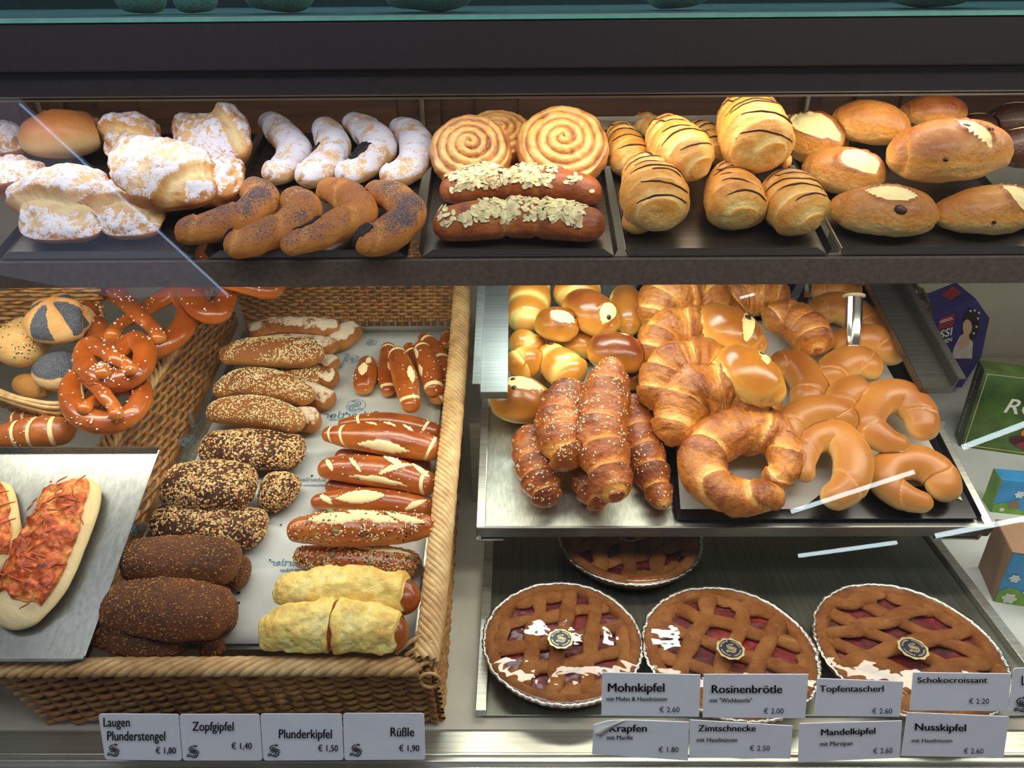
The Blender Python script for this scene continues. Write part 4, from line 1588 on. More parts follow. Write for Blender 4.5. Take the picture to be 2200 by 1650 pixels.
def F_choc(pts, label, base=0, n=7, k=3.0, ph=0.2, foot=None):
    rng, sd = nrng()
    sf = sweep(pts, U, base, 0.92, 0.82, 0.95, 180, 68)
    bake, mask = croissant('c', sf, k, 0.15, ph, 0.05, 0.07, True, sd)
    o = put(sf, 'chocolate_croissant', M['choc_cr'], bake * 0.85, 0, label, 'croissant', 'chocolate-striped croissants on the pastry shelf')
    drizzle(sf, o, rng, n)
    if foot:
        f = sweep(foot, U, base, 0.9, 0.8, 0.9, 48, 32)
        displace(f, f.R[:, None] * 0.2 * fbm(f.G * 40, sd, 3))
        put(f, 'croissant_tip', M['choc_cr'], 0.45 + 0.4 * fbm(f.G * 40, sd, 2), 0, None, None, None, o, o_loc[o.name])
    return o


def cut_patch(sf, cuts, depth=-0.10):
    mk = 0 * sf.Sg - 1.0
    for c in cuts:
        mk = np.maximum(mk, cut(sf, *c))
    m = sstep(mk, 0.0, 0.25)
    displace(sf, sf.R.max() * (depth * m + 0.07 * np.exp(-(mk / 0.14) ** 2)))
    return m, mk


def F_raisin(cx, cy, rx, ry, ang, label, base=0, cuts=(), raisins=(), pl=None, mat='raisin', name='raisin_roll', group='large raisin rolls on the pastry shelf', flat=0.86, dark=0.0, cat='bread roll'):
    rng, sd = nrng()
    sf = bun(cx, cy, rx, ry, ang, pl or U, base, flat, 0.78, 76, 60)
    nz = fbm(sf.G * 22, sd, 3)
    wr = fbm(sf.G * np.array([30, 30, 110]), sd + 3, 3)
    up = up_of(sf)
    displace(sf, sf.R.max() * (0.20 * nz + 0.12 * wr * sstep(-up, -0.6, 0.1) + 0.03 * fbm(sf.G * 130, sd, 3)))
    m, mk = cut_patch(sf, cuts)
    up = up_of(sf)
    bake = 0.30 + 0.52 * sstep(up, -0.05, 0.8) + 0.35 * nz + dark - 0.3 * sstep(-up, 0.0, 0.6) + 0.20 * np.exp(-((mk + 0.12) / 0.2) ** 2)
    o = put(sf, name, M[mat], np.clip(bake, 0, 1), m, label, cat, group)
    for (s_, a_, r_) in raisins:
        P, Nn = sf.ev(np.array([s_]), np.array([a_]))
        P, Nn = P[0], Nn[0]
        V0, F0 = _ell(8, 10)
        t = unit(np.cross(Nn, np.array([0.3, 0.2, 1.0]))); b = np.cross(Nn, t)
        V = P + t * (V0[:, 0:1] * r_ * 0.72) + b * (V0[:, 1:2] * r_ * 0.5) + Nn * (V0[:, 2:3] * r_ * 0.25)
        me = bpy.data.meshes.new('raisin')
        me.from_pydata((V - o_loc[o.name]).tolist(), [], [tuple(dict.fromkeys(f)) for f in F0])
        me.polygons.foreach_set('use_smooth', [True] * len(me.polygons))
        link('raisin', me, M['raisin_dark'], o)['label'] = 'dark raisin'
    return o


def F_stick(pts, label, kind, pl=None, base=0, seeds=0, cuts=(), rings_=(), salt=0, cap=0.9, name=None, cat='bread stick', group=None, flat=0.9, mat=None, bake0=0.5, bake1=0.25, lump=0.10, top=None, bot=0.82, extra=None, N=90, Mm=44, hs=None, lmat=None):
    rng, sd = nrng()
    pl = pl or B
    base = base + 0.003 if pl is B else base
    sf = sweep(pts, pl, base, flat, bot, cap, N, Mm, True, hs)
    R0 = sf.R[:, None]
    nz = fbm(sf.G * 30, sd, 3)
    displace(sf, R0 * lump * 2 * nz)
    if lump >= 0.07:
        crinkle(sf, 0.0008, 150, sd)
    m = 0 * nz
    if cuts:
        mk = 0 * nz - 1
        for c in cuts:
            mk = np.maximum(mk, cut(sf, *c))
        m = sstep(mk, 0.0, 0.12)
        displace(sf, R0 * (0.06 * m - 0.05 * np.exp(-(mk / 0.1) ** 2)))
    for (s0, w, sl) in rings_:
        q = np.exp(-((sf.Sg - s0 + sl * np.cos(sf.A - 1.6)) / w) ** 2)
        m = np.maximum(m, q * 1.1)
        displace(sf, R0 * (-0.06 * q))
    up = up_of(sf)
    bake = bake0 - 0.12 + (bake1 + 0.22) * sstep(up, -0.1, 0.95) + 0.5 * nz - 0.25 * sstep(-up, 0.2, 0.8)
    if extra == 'flour':
        m = 0.62 * sstep(up, 0.2, 0.9) + 0.9 * fbm(sf.G * 40, sd + 2, 3)
    o = put(sf, name, M[mat], np.clip(bake, 0, 1), m, label, cat, group)
    wtop = sstep(up, 0.1, 0.55)
    if kind == 'sesame':
        band = sstep(np.abs(fbm(np.stack([sf.Sg * 3 + sf.A * 0.55, sf.A * 0.2, 0 * sf.A], -1), sd + 1, 2) * 2 + 0.05), 0.05, 0.2)
        scatter(sf, int(seeds * 1.7), (wtop * (0.04 + band)), (0.0027, 0.0017, 0.0010), rng, o, 'sesame_seeds', M['seed'])
    elif kind == 'oats':
        w = sstep(up, -0.5, 0.2) * (0.35 + sstep(fbm(sf.G * 40, sd + 1, 2), -0.2, 0.1))
        scatter(sf, int(seeds * 1.25), w, (0.0037, 0.0028, 0.0013), rng, o, 'oat_flakes', M['seed_dull'], 0.4, 0.45, 0.7)
        scatter(sf, int(seeds * 0.5), w, (0.0044, 0.0026, 0.0014), rng, o, 'bran_flakes', M['seed_bran'], 0.4, 0.45, 0.7)
    elif kind == 'rye':
        scatter(sf, int(seeds * 1.8), sstep(up, -0.4, 0.3), (0.0021, 0.0015, 0.0009), rng, o, 'bran_flakes', M['seed_bran'], 0.4, 0.6, 0.6)
    elif kind == 'mixed':
        w = wtop * (1 - 0.75 * m) * (0.25 + sstep(fbm(sf.G * 30, sd + 1, 2), -0.15, 0.1))
        scatter(sf, int(seeds * 0.6), w, (0.0032, 0.0020, 0.0011), rng, o, 'sesame_seeds', M['seed'], 0.4, 0.3, 0.8)
        scatter(sf, int(seeds * 0.3), w, (0.0034, 0.0018, 0.0011), rng, o, 'flax_seeds', M['seed_dark'], 0.4, 0.3, 0.8)
        if name == 'seeded_stick':
            scatter(sf, max(5, int(seeds * 0.010)), w, (0.0105, 0.0068, 0.0026), rng, o, 'pumpkin_seeds', M['pumpkin'], 0.5, 0.15, 0.6)
    if salt:
        scatter(sf, salt, sstep(up, 0.2, 0.7), (0.0021, 0.0018, 0.0015), rng, o, 'salt_grains', M['salt'], 0.5, 0.5, 0.5)
    o_sf[o.name] = sf
    return o


o_sf = {}


def F_cheese(o, s0, s1, a0, a1, label='melted golden cheese'):
    rng, sd = nrng()
    shell(o_sf[o.name], s0, s1, a0, a1, 0.0040, o, 'melted_cheese', M['cheese'], rng, 0.0062, 0.26, 80, 56, 62.0, label=label)


def F_bun(cx, cy, rx, ry, ang, label, pl=None, base=0, mat='brioche', cuts=(), name='brioche_bun', group=None, cat='bun', eyes=(), flat=0.88, dark=0.0, pattern=None, hstep=0):
    rng, sd = nrng()
    sf = bun(cx, cy, rx, ry, ang, pl or R, base, flat, 0.78, 72, 56)
    nz = fbm(sf.G * 20, sd, 3)
    displace(sf, sf.R.max() * 0.12 * nz)
    m = 0 * nz
    mk = 0 * nz - 1
    if cuts:
        m, mk = cut_patch(sf, cuts, -0.03)
    up = up_of(sf)
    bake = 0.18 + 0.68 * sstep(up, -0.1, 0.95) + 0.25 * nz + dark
    if pattern == 'star':
        d = sf.G - sf.G.mean((0, 1))
        x, y = d @ ex, d @ (pl or R).v
        th = np.arctan2(y, x); rr = np.hypot(x, y) / sf.scale
        lob = np.cos(5.0 * (th - 0.2)) + 0.3 * fbm(sf.G * 40, sd, 2)
        m = sstep(rr, 0.12, 0.35) * (1 - sstep(lob, 0.1, 0.55))
        m = np.clip(m, 0, 1) * sstep(up, -0.35, 0.05) * 0.75
        displace(sf, sf.R.max() * 0.10 * (1 - m) * sstep(up, 0.3, 0.8))
        bake = 0.30 + 0.4 * sstep(up, 0.3, 1) + 0.3 * nz
    if pattern == 'patch':
        m = sstep(fbm(sf.G * 28, sd + 6, 2), -0.12, 0.06) * sstep(up, 0.2, 0.7) * 0.75
        bake = 0.22 + 0.25 * sstep(up, 0.3, 1) + 0.3 * nz
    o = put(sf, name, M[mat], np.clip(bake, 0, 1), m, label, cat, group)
    for (s_, a_, r_) in eyes:
        P, Nn = sf.ev(np.array([s_]), np.array([a_]))
        V0, F0 = _ell(8, 10)
        P, Nn = P[0], Nn[0]
        t = unit(np.cross(Nn, np.array([0.3, 0.2, 1.0]))); b = np.cross(Nn, t)
        V = P + t * (V0[:, 0:1] * r_) + b * (V0[:, 1:2] * r_) + Nn * (V0[:, 2:3] * r_ * 0.5)
        me = bpy.data.meshes.new('raisin')
        me.from_pydata((V - o_loc[o.name]).tolist(), [], [tuple(dict.fromkeys(f)) for f in F0])
        me.polygons.foreach_set('use_smooth', [True] * len(me.polygons))
        link('raisin', me, M['raisin_dark'], o)['label'] = 'dark raisin'
    o_sf[o.name] = sf
    return o


def F_coil(pts, label, k=3, base=0, group='coiled brioche figures on the slanted tray', ph=0.0, depth=0.16, eyes=()):
    """brioche rope wound with pale grooves."""
    rng, sd = nrng()
    sf = sweep(pts, R, base, 0.9, 0.8, 0.95, 84, 48)
    f, x = rings(sf, k, 0.05, ph=ph, sym=False)
    gr = np.sin(np.pi * f) ** 0.45
    nz = fbm(sf.G * 22, sd, 2)
    displace(sf, sf.R[:, None] * (depth * (gr - 0.8) + 0.10 * nz))
    up = up_of(sf)
    bake = 0.05 + 0.60 * sstep(gr, 0.45, 1.0) * (0.5 + 0.5 * sstep(up, 0.1, 0.9)) + 0.3 * nz
    o = put(sf, 'coiled_brioche', M['brioche'], np.clip(bake, 0, 1), 0, label, 'bun', group)
    for (s_, a_, r_) in eyes:
        P, Nn = sf.ev(np.array([s_]), np.array([a_]))
        V0, F0 = _ell(8, 10)
        P, Nn = P[0], Nn[0]
        t = unit(np.cross(Nn, np.array([0.3, 0.2, 1.0]))); b = np.cross(Nn, t)
        V = P + t * (V0[:, 0:1] * r_) + b * (V0[:, 1:2] * r_) + Nn * (V0[:, 2:3] * r_ * 0.5)
        me = bpy.data.meshes.new('raisin')
        me.from_pydata((V - o_loc[o.name]).tolist(), [], [tuple(dict.fromkeys(f)) for f in F0])
        link('raisin', me, M['raisin_dark'], o)['label'] = 'dark raisin'
    return o


def F_nut(pts, label, base=0, k=6.5, seeds=200, ph=0.0):
    rng, sd = nrng()
    sf = sweep(pts, R, base, 0.92, 0.82, 0.9, 190, 60)
    bake, mask = croissant('n', sf, k, 0.36, ph, 0.03, 0.10, False, sd)
    dk = sstep(fbm(sf.G * 18, sd + 8, 2), 0.02, 0.2)
    o = put(sf, 'sesame_croissant', M['nut_cr'], np.clip(bake * 1.25 - 0.12 + 0.2 * dk, 0, 1), mask, label, 'croissant', 'brown sesame croissants on the slanted tray')
    w = sstep(up_of(sf), 0.15, 0.6) * (0.25 + sstep(fbm(sf.G * 24, sd + 2, 2), -0.15, 0.1))
    scatter(sf, seeds, w, (0.0034, 0.0021, 0.0012), rng, o, 'sesame_seeds', M['seed'])
    return o


def F_butter(pts, label, base=0, k=2.6, ph=0.25, hs=None, flat=0.95):
    rng, sd = nrng()
    sf = sweep(pts, R, base + 0.0045, flat, 0.82, 0.9, 200, 72, True, hs)
    bake, mask = croissant('b', sf, k, 0.20, ph, 0.06, 0.12, True, sd)
    return put(sf, 'butter_croissant', M['butter_cr'], np.clip(bake + 0.10, 0, 1), mask * 0.8, label, 'croissant', 'butter croissants on the slanted tray')


def F_crescent(pts, label, base=0, rings_=(0.20, 0.80), hs=None):
    rng, sd = nrng()
    sf = sweep(pts, R, base + 0.0045, 0.92, 0.84, 1.0, 110, 48, True, hs)
    nz = fbm(sf.G * 16, sd, 2)
    d = 0.06 * nz
    q = 0 * nz
    for r_ in rings_:
        ds = sf.Sg - r_ + 0.045 * np.cos(sf.A + 0.6 * sd)
        st = np.exp(-(ds / 0.008) ** 2)
        q = np.maximum(q, st)
        d = d - 0.04 * st + 0.025 * sstep(np.sign(r_ - 0.5) * -ds, 0.0, 0.02) * (1 - sstep(np.sign(r_ - 0.5) * -ds, 0.02, 0.09))
    displace(sf, sf.R[:, None] * d)
    up = up_of(sf)
    bake = 0.02 + 0.82 * sstep(up, -0.1, 0.98) + 0.5 * nz - 0.10 * q
    return put(sf, 'plain_crescent', M['crescent'], np.clip(bake, 0, 1), q * 0.56 * sstep(up, -0.2, 0.3), label, 'crescent roll', 'plain milk crescents on the slanted tray')


PRETZEL = [(-0.50, 0.66, 0.75, 1.3), (-0.34, 0.34, 0.62, 0.4), (0.0, 0.02, 0.70, 0.2), (0.36, -0.36, 0.85, 0.0), (0.74, -0.60, 1.0, 0.0), (1.0, -0.18, 1.05, 0), (0.88, 0.40, 1.12, 0), (0.48, 0.82, 1.2, 0),
           (0, 0.94, 1.25, 0), (-0.48, 0.82, 1.2, 0), (-0.88, 0.40, 1.12, 0), (-1.0, -0.18, 1.05, 0), (-0.74, -0.60, 1.0, 0.0), (-0.36, -0.36, 0.85, 0.6), (0.0, 0.02, 0.70, 1.3), (0.34, 0.34, 0.62, 1.1), (0.50, 0.66, 0.75, 1.3)]


def F_pretzel(cx, cy, sx, sy, rot, r, label, base=0, pl=None, salt=90, pale=True):
    rng, sd = nrng()
    c, s_ = math.cos(rad(rot)), math.sin(rad(rot))
    pts, hs = [], []
    for (x, y, rr, h) in PRETZEL:
        X, Y = x * c - y * s_, x * s_ + y * c
        pts.append((cx + X * sx, cy + Y * sy, r * rr))
        hs.append(h * r * 0.00085)
    pl = pl or RIM
    sf = sweep(pts, pl, base, 0.9, 0.85, 0.9, 220, 36, True, hs)
    nz = fbm(sf.G * 22, sd, 2)
    displace(sf, sf.R[:, None] * 0.12 * nz)
    up = up_of(sf)
    m = sstep(np.abs(sf.Sg - 0.5), 0.0, 0.02) * 0
    if pale:
        m = np.maximum(m, 0.9 * sstep(cut(sf, 0.62, 1.6 + 1.4, 0.035, 0.006, 0.1), 0, 0.2))
    bake = 0.40 + 0.35 * sstep(up, -0.2, 0.9) + 0.3 * nz - 0.2 * sstep(np.abs(sf.Sg - 0.5), 0.34, 0.5)
    o = put(sf, 'pretzel', M['lye'], np.clip(bake, 0, 1), m, label, 'pretzel', 'salted lye pretzels')
    w = sstep(up, 0.2, 0.7) * (0.1 + sstep(fbm(sf.G * 14, sd + 2, 2), -0.05, 0.15))
    scatter(sf, salt, w, (0.0026, 0.0023, 0.0020), rng, o, 'salt_grains', M['salt'], 0.5, 0.4, 0.5)
    return o


def F_pizza(pts, label, base=0):
    rng, sd = nrng()
    sf = sweep(pts, T, base, 0.42, 0.5, 0.9, 110, 60)
    nz = fbm(sf.G * 20, sd, 3)
    displace(sf, 0.006 * nz)
    up = up_of(sf)
    bake = 0.25 + 0.5 * nz + 0.25 * (1 - sf.Sg)
    o = put(sf, 'pizza_bread', M['pizza_dough'], np.clip(bake, 0, 1), 0, label, 'pizza bread', 'pizza breads on the steel tray')
    t = shell(sf, 0.07, 0.84, 0.72, 2.75, 0.0045, o, 'baked_topping', M['pizza_top'], rng, 0.0075, 0.26, 130, 80, 75.0, label='baked tomato and cheese topping')
    mb = MB()
    for k in range(46):
        s_ = 0.05 + 0.80 * rng.random()
        a_ = 0.75 + 1.9 * rng.random()
        L = 0.010 + 0.010 * rng.random()
        tt_ = np.linspace(-0.5, 0.5, 8)
        an = rng.random() * 6.28
        sv = np.clip(s_ + tt_ * L / sf.L * math.cos(an), 0.01, 0.97)
        av = a_ + tt_ * L / sf.R.max() * math.sin(an) + 0.05 * np.sin(tt_ * 5 + rng.random() * 6)
        P, _ = sf.ev(sv, av, 0.0062 + 0.002 * rng.random())
        V, F_ = tube_np(P, 0.0011 * np.sin(np.pi * np.linspace(0.1, 0.9, 8)) ** 0.5, 5)
        b = len(mb.v); mb.v += (V - o_loc[o.name]).tolist(); mb.f += (F_ + b).tolist()
    q = mb.build('cheese_shreds', M['shred'], o, None, True)
    q['kind'] = 'stuff'
    q['label'] = 'browned cheese shreds'
    return o


def F_pie(cx, cy, rx, ry, label, rot=0.0, span=62):
    rng, sd = nrng()
    zt = 0.664 + 0.028
    p0, d = at_z(cx, cy, zt)
    Rr = rx * d / FPX
    loc = np.array([p0[0], p0[1], 0.664])
    t = empty('lattice_pie', loc)
    tag(t, label, 'pie', 'lattice-topped jam pies in foil pans')
    th = np.linspace(0, 2 * np.pi, 144, endpoint=False)

    def lathe(prof, name, mat, mod=None, bake=None, par=t):
        prof = np.array(prof)
        r, z = prof[:, 0][:, None], prof[:, 1][:, None]
        r2 = r * np.ones((1, 144)); z2 = z * np.ones((1, 144))
        if mod is not None:
            r2, z2 = mod(r2, z2, th[None])
        V = np.stack([np.cos(th)[None] * r2, np.sin(th)[None] * r2, z2], -1)
        bk = np.zeros(r2.shape) if bake is None else bake(V)
        me = mesh_np(name, V.reshape(-1, 3), grid_faces(len(prof), 144), {'bake': bk, 'mask': 0 * bk})
        return link(name, me, mat, par)
    fl = lambda r, z, a: (r + 0.0009 * np.sign(np.sin(a * 72)) * (z < 0.030) * (r > Rr * 0.8), z)
    lathe([(0.001, 0.001), (Rr * 0.82, 0.001), (Rr * 0.84, 0.003), (Rr * 0.955, 0.028), (Rr * 0.97, 0.0295), (Rr * 1.0, 0.0295), (Rr * 1.004, 0.0275), (Rr * 0.985, 0.027), (Rr * 0.95, 0.0265)], 'foil_pan', M['foil'], fl)
    # jam
    rr = np.linspace(0.001, 0.84, 30)
    lathe([(Rr * q, 0.0225) for q in rr], 'jam_filling', M['jam'], lambda r, z, a: (r, z + 0.0024 * fbm(np.stack([np.cos(a) * r * 90, np.sin(a) * r * 90, 0 * r], -1), sd, 2)),
          lambda V: 0.5 + 1.0 * fbm(V * 45, sd + 3, 2))
    # crust border
    lathe([(Rr * q, 0.021 + 0.0105 * math.sqrt(max(0, 1 - ((q - 0.885) / 0.085) ** 2))) for q in np.linspace(0.80, 0.97, 16)], 'crust_rim', M['crust'],
          lambda r, z, a: (r, z + 0.003 * fbm(np.stack([np.cos(a) * r * 60, np.sin(a) * r * 60, 0 * r], -1), sd + 1, 2)), lambda V: 0.45 + 0.8 * fbm(V * 60, sd, 2))
    # lattice strips
    Vs, Fs, Bk, b = [], [], [], 0
    for dirn, an in ((0, rot), (1, rot + span)):
        c, s_ = math.cos(rad(an)), math.sin(rad(an))
        for k in range(-2, 3):
            off = k * Rr * 0.385 + Rr * 0.05 * (rng.random() - 0.5)
            hl = math.sqrt(max(0.02, 0.86 ** 2 - (off / Rr) ** 2)) * Rr
            x = np.linspace(-hl, hl, 9)
            wv = off + Rr * 0.07 * (rng.random(9) - 0.5)
            P = np.stack([x * c - wv * s_, x * s_ + wv * c, np.full(9, 0.0245 + 0.0022 * dirn), Rr * (0.082 + 0.03 * rng.random(9))], 1)
            sf = sweep_w(P, np.array([0, 0, 1.0]), 0.5, 0.5, 0.4, 44, 20)
            nz = fbm(sf.G * 50 + k, sd + k, 3)
            displace(sf, 0.0045 * nz)
            Vs.append(sf.G.reshape(-1, 3)); Fs.append(grid_faces(44, 20) + b); Bk.append((0.42 + 1.0 * nz).ravel()); b += 44 * 20
    me = mesh_np('lattice', np.vstack(Vs), np.vstack(Fs), {'bake': np.clip(np.concatenate(Bk), 0, 1), 'mask': np.zeros(b)})
    link('lattice', me, M['crust'], t)
    # film
    prof = [(Rr * q, 0.0298 + 0.0105 * math.sqrt(max(0.0, 1 - q * q)) ** 1.0 * 0.9) for q in np.linspace(0.0008, 1.0, 40)]

    def wav(r, z, a):
        q = r / Rr
        a = a + 0 * r
        fine = fbm(np.stack([a * 22, q * 2.0, 0 * q], -1), sd + 6, 3) * 0.0014 * sstep(q, 0.66, 0.95)
        low = fbm(np.stack([np.cos(a) * r * 22, np.sin(a) * r * 22, 0 * r], -1), sd + 8, 2) * 0.0030 * (1 - q ** 4)
        return r, z + fine + low
    lathe(prof, 'plastic_wrap', M['wrap'], wav)['label'] = 'glossy clear plastic wrap'
    # round seal sticker
    zs = 0.0412
    a = np.linspace(0, 2 * np.pi, 40, endpoint=False)
    k = Rr * 0.155
    sc = 1 + 0.05 * np.cos(a * 10)
    st = MB()
    sx, sy = Rr * -0.03, Rr * -0.13
    st.prism([(sx + math.cos(q) * k * s1, sy + math.sin(q) * k * s1, zs) for q, s1 in zip(a, sc)], (0, 0, 0.0004))
    se = st.build('seal', M['gold'], t)
    se['label'] = 'round seal with a curly S'
    st = MB()
    st.prism([(sx + math.cos(q) * k * 0.84, sy + math.sin(q) * k * 0.84, zs + 0.0005) for q in a], (0, 0, 0.0002))
    st.build('seal_face', M['navy'], se)
    V, F_ = emblem_np(False)
    V = V * k * 0.44
    flat(V, F_, np.array([sx, sy, zs + 0.001]), np.array([1.0, 0, 0]), np.array([0, 1.0, 0]), 'emblem', M['gold'], se, np.zeros(3))
    # ring of tiny print, too small to read
    L = []
    for k2 in range(40):
        if k2 % 10 in (8, 9):
            continue
        an = math.pi * 0.9 - k2 * 0.157
        wd, hh = k * (0.022 + 0.02 * rng.random()), k * (0.08 + 0.05 * rng.random())
        V, F_ = np.array([(-wd, 0.0), (wd, 0), (wd, hh), (-wd, hh)]), [(0, 1, 2, 3)]
        c2, s2 = math.cos(an - math.pi / 2), math.sin(an - math.pi / 2)
        V = np.stack([V[:, 0] * c2 - V[:, 1] * s2, V[:, 0] * s2 + V[:, 1] * c2], 1) + np.array([math.cos(an), math.sin(an)]) * k * 0.64
        L.append((V, F_))
    V, F_ = merge2(L)
    flat(V, F_, np.array([sx, sy, zs + 0.001]), np.array([1.0, 0, 0]), np.array([0, 1.0, 0]), 'tiny_print', M['gold'], se, np.zeros(3))
    return t
# ------------------------------------------------------------------ pastry shelf
F_pocket([(-70, 278), (50, 272), (60, 325), (-40, 335)], 'sugared pocket at the picture edge, behind the doughnut', 0.035, 0.0)
F_bun(140, 294, 90, 60, -4, 'smooth golden doughnut with a pale band, behind the sugared pockets', U, 0.006, 'krapfen', ((0.62, 1.05, 0.046, 0.016, 0.1),), 'jam_doughnut', None, 'doughnut', (), 0.9, -0.12)
F_pocket([(-70, 345), (110, 345), (80, 395), (-60, 430)], 'sugared pocket in front of the golden doughnut, cut by the picture edge', 0.030, 0.004, (-110, 0.1, 0.008))
F_pocket([(228, 275), (340, 268), (345, 340), (215, 345)], 'small sugared pocket just behind the big overlapping pocket, with a bare fold', 0.042, 0.004, (70, -0.2, 0.008))
F_pocket([(365, 258), (516, 262), (548, 345), (380, 350)], 'tall sugared pocket at the very back beside the sugar crescents', 0.050, 0.004, (20, 0.6, 0.010))
F_pocket([(350, 330), (530, 340), (520, 425), (400, 445)], 'sugared pocket with a small open hole, beside the poppy crescents', 0.040, 0.0, (200, 0.3, 0.006))
F_pocket([(65, 400), (235, 392), (232, 515), (25, 520)], 'large sugared pocket at the tray front with a gaping pale opening', 0.038, 0.0, (80, -0.15, 0.016))
F_pocket([(195, 420), (350, 425), (352, 505), (210, 512)], 'sugared pocket at the tray front with a pale rolled edge under the big pocket', 0.032, 0.0, (80, -0.05, 0.012))
F_pocket([(225, 335), (420, 320), (488, 432), (300, 455)], 'biggest sugared pocket, lying on top of its neighbours', 0.042, 0.014, (120, -0.55, 0.012))

F_powder_crescent([(575, 258, 25), (606, 290, 33), (636, 332, 37), (608, 368, 35), (566, 385, 32)], 'sugar-dusted crescent standing first in its row, next to the sugared pockets', ())
F_powder_crescent([(692, 272, 26), (716, 312, 37), (708, 352, 40), (672, 378, 36), (636, 392, 26)], 'sugar-dusted crescent second in its row, with a dark seam', ((0.60, 2.6, 0.05, 0.35),))
F_powder_crescent([(748, 265, 24), (795, 292, 35), (816, 326, 38), (778, 364, 34), (722, 388, 28)], 'sugar-dusted crescent third in its row, showing a dark poppy patch', ((0.76, 2.0, 0.10, 0.40),))
F_powder_crescent([(850, 272, 24), (890, 302, 36), (896, 346, 38), (862, 376, 34), (816, 386, 28)], 'sugar-dusted crescent last in its row, next to the cinnamon snails', ())

F_poppy_crescent([(538, 402, 28), (562, 432, 38), (530, 468, 40), (458, 492, 38), (378, 508, 30)], 'poppy seed crescent reaching furthest under the sugared pockets')
F_poppy_crescent([(622, 424, 30), (652, 456, 40), (612, 492, 38), (542, 522, 38), (482, 536, 30)], 'poppy seed crescent second in the front row, dark filling at its tip', ((0.95, 2.2, 0.04, 0.5),))
F_poppy_crescent([(690, 406, 26), (748, 430, 38), (772, 466, 40), (708, 502, 38), (606, 540, 24)], 'poppy seed crescent third in the front row, long dark split near its tip', ((0.80, 2.3, 0.09, 0.35),))
F_poppy_crescent([(788, 412, 26), (848, 430, 36), (880, 466, 38), (832, 510, 42), (764, 536, 32)], 'poppy seed crescent with the widest black filling at its end, beside the almond rolls', ((0.93, 2.1, 0.07, 0.75),))

F_snail(1072, 306, 74, 50, 'cinnamon snail half hidden behind the other two', 10, 0.004)
F_snail(1012, 344, 82, 66, 'yellow-centred cinnamon snail next to the sugar crescents', 26, 0.0)
F_snail(1207, 338, 92, 68, 'reddish cinnamon snail with raisins next to the chocolate-striped croissants', 26, 0.0)
F_almond([(945, 418, 32), (1015, 402, 40), (1108, 396, 40), (1215, 404, 40), (1292, 422, 32)], 'almond-flaked roll right in front of the cinnamon snails')
F_almond([(930, 490, 36), (1010, 480, 46), (1108, 474, 46), (1210, 480, 46), (1300, 492, 36)], 'darker almond-flaked roll at the tray front, three-lobed')

F_choc([(1366, 262, 20), (1385, 268, 26), (1408, 282, 26)], 'small croissant tip peeking up at the back against the white paper', 0, 1, 2)
F_choc([(1325, 282, 24), (1340, 312, 38), (1352, 345, 44), (1366, 372, 38)], 'chocolate-striped croissant lying against the cinnamon snail', 0.0, 4)
F_choc([(1480, 285, 25), (1516, 305, 36), (1540, 345, 36)], 'chocolate-striped croissant mostly hidden in the gap behind the tall one', 0, 4)
F_choc([(1420, 282, 34), (1445, 312, 54), (1476, 350, 58), (1506, 384, 36)], 'chocolate-striped croissant with a pale hole, lying across the middle of the heap', 0.014, 5)
F_choc([(1602, 232, 42), (1606, 270, 64), (1628, 322, 72), (1652, 366, 50)], 'tallest chocolate-striped croissant, reaching up to the dark fascia', 0.030, 7, 4.0, 0.2, [(1680, 345, 28), (1700, 352, 24)])
F_choc([(1566, 372, 34), (1572, 412, 54), (1582, 455, 62), (1590, 490, 46)], 'chocolate-striped croissant in the middle of the front row with an open fold', 0, 6)
F_choc([(1672, 402, 40), (1696, 434, 60), (1718, 470, 62), (1740, 502, 44)], 'chocolate-striped croissant at the front next to the raisin rolls', 0, 5)
F_choc([(1378, 362, 34), (1396, 402, 60), (1408, 450, 68), (1416, 496, 46)], 'chocolate-striped croissant at the front corner with a stub foot, beside the almond rolls', 0.002, 7, 3.4, 0.1, [(1402, 470, 34), (1364, 478, 31), (1338, 486, 25)])

F_raisin(2004, 244, 68, 42, 0, 'raisin roll at the very top of the heap, partly behind the fascia', 0.034, (), (), U, 'raisin', 'raisin_roll', dark=0.1)
F_raisin(1746, 306, 70, 62, 20, 'raisin roll with a big pale patch at the back, beside the tallest croissant', 0.004, ((0.5, 1.9, 0.030, 0.022, 0.5),), ((0.42, 2.75, 0.006), (0.66, 1.3, 0.004)))
F_raisin(1870, 268, 88, 56, 8, 'smooth raisin roll lying on top between its neighbours', 0.030)
F_raisin(1815, 372, 94, 60, 8, 'raisin roll with a split pale crown in the middle of the heap', 0.004, ((0.58, 1.9, 0.022, 0.020, 0.9),), ())
F_raisin(2120, 456, 112, 62, -6, 'raisin roll at the front cut by the picture edge', 0.0, ((0.62, 2.0, 0.030, 0.016, 1.2),), ((0.36, 2.9, 0.004),))
F_raisin(2034, 332, 128, 78, -4, 'largest raisin roll, dark brown with a raisin in its torn crown', 0.030, ((0.52, 1.7, 0.034, 0.012, 1.25),), ((0.32, 2.75, 0.0045), (0.52, 1.45, 0.006), (0.62, 1.9, 0.005)))
F_raisin(1899, 458, 117, 66, 3, 'raisin roll at the tray front with an oval pale crown and one raisin', 0.0, ((0.47, 1.60, 0.026, 0.017, 0.2),), ((0.50, 2.40, 0.010),))
for (x, y, r_, lab) in ((2092, 275, 44, 'dark brown round bun with a thin pale edge behind the largest raisin roll'), (2178, 262, 56, 'dark round chocolate bun at the back by the picture edge'), (2200, 320, 66, 'dark round chocolate bun nearest the front by the picture edge')):
    F_bun(x, y, r_, r_ * 0.82, 0, lab, U, 0.01, 'choc_bun', ((0.5, 1.45, 0.05, 0.0016, 0.0),), 'chocolate_bun', 'dark chocolate buns at the end of the pastry shelf', 'bun')

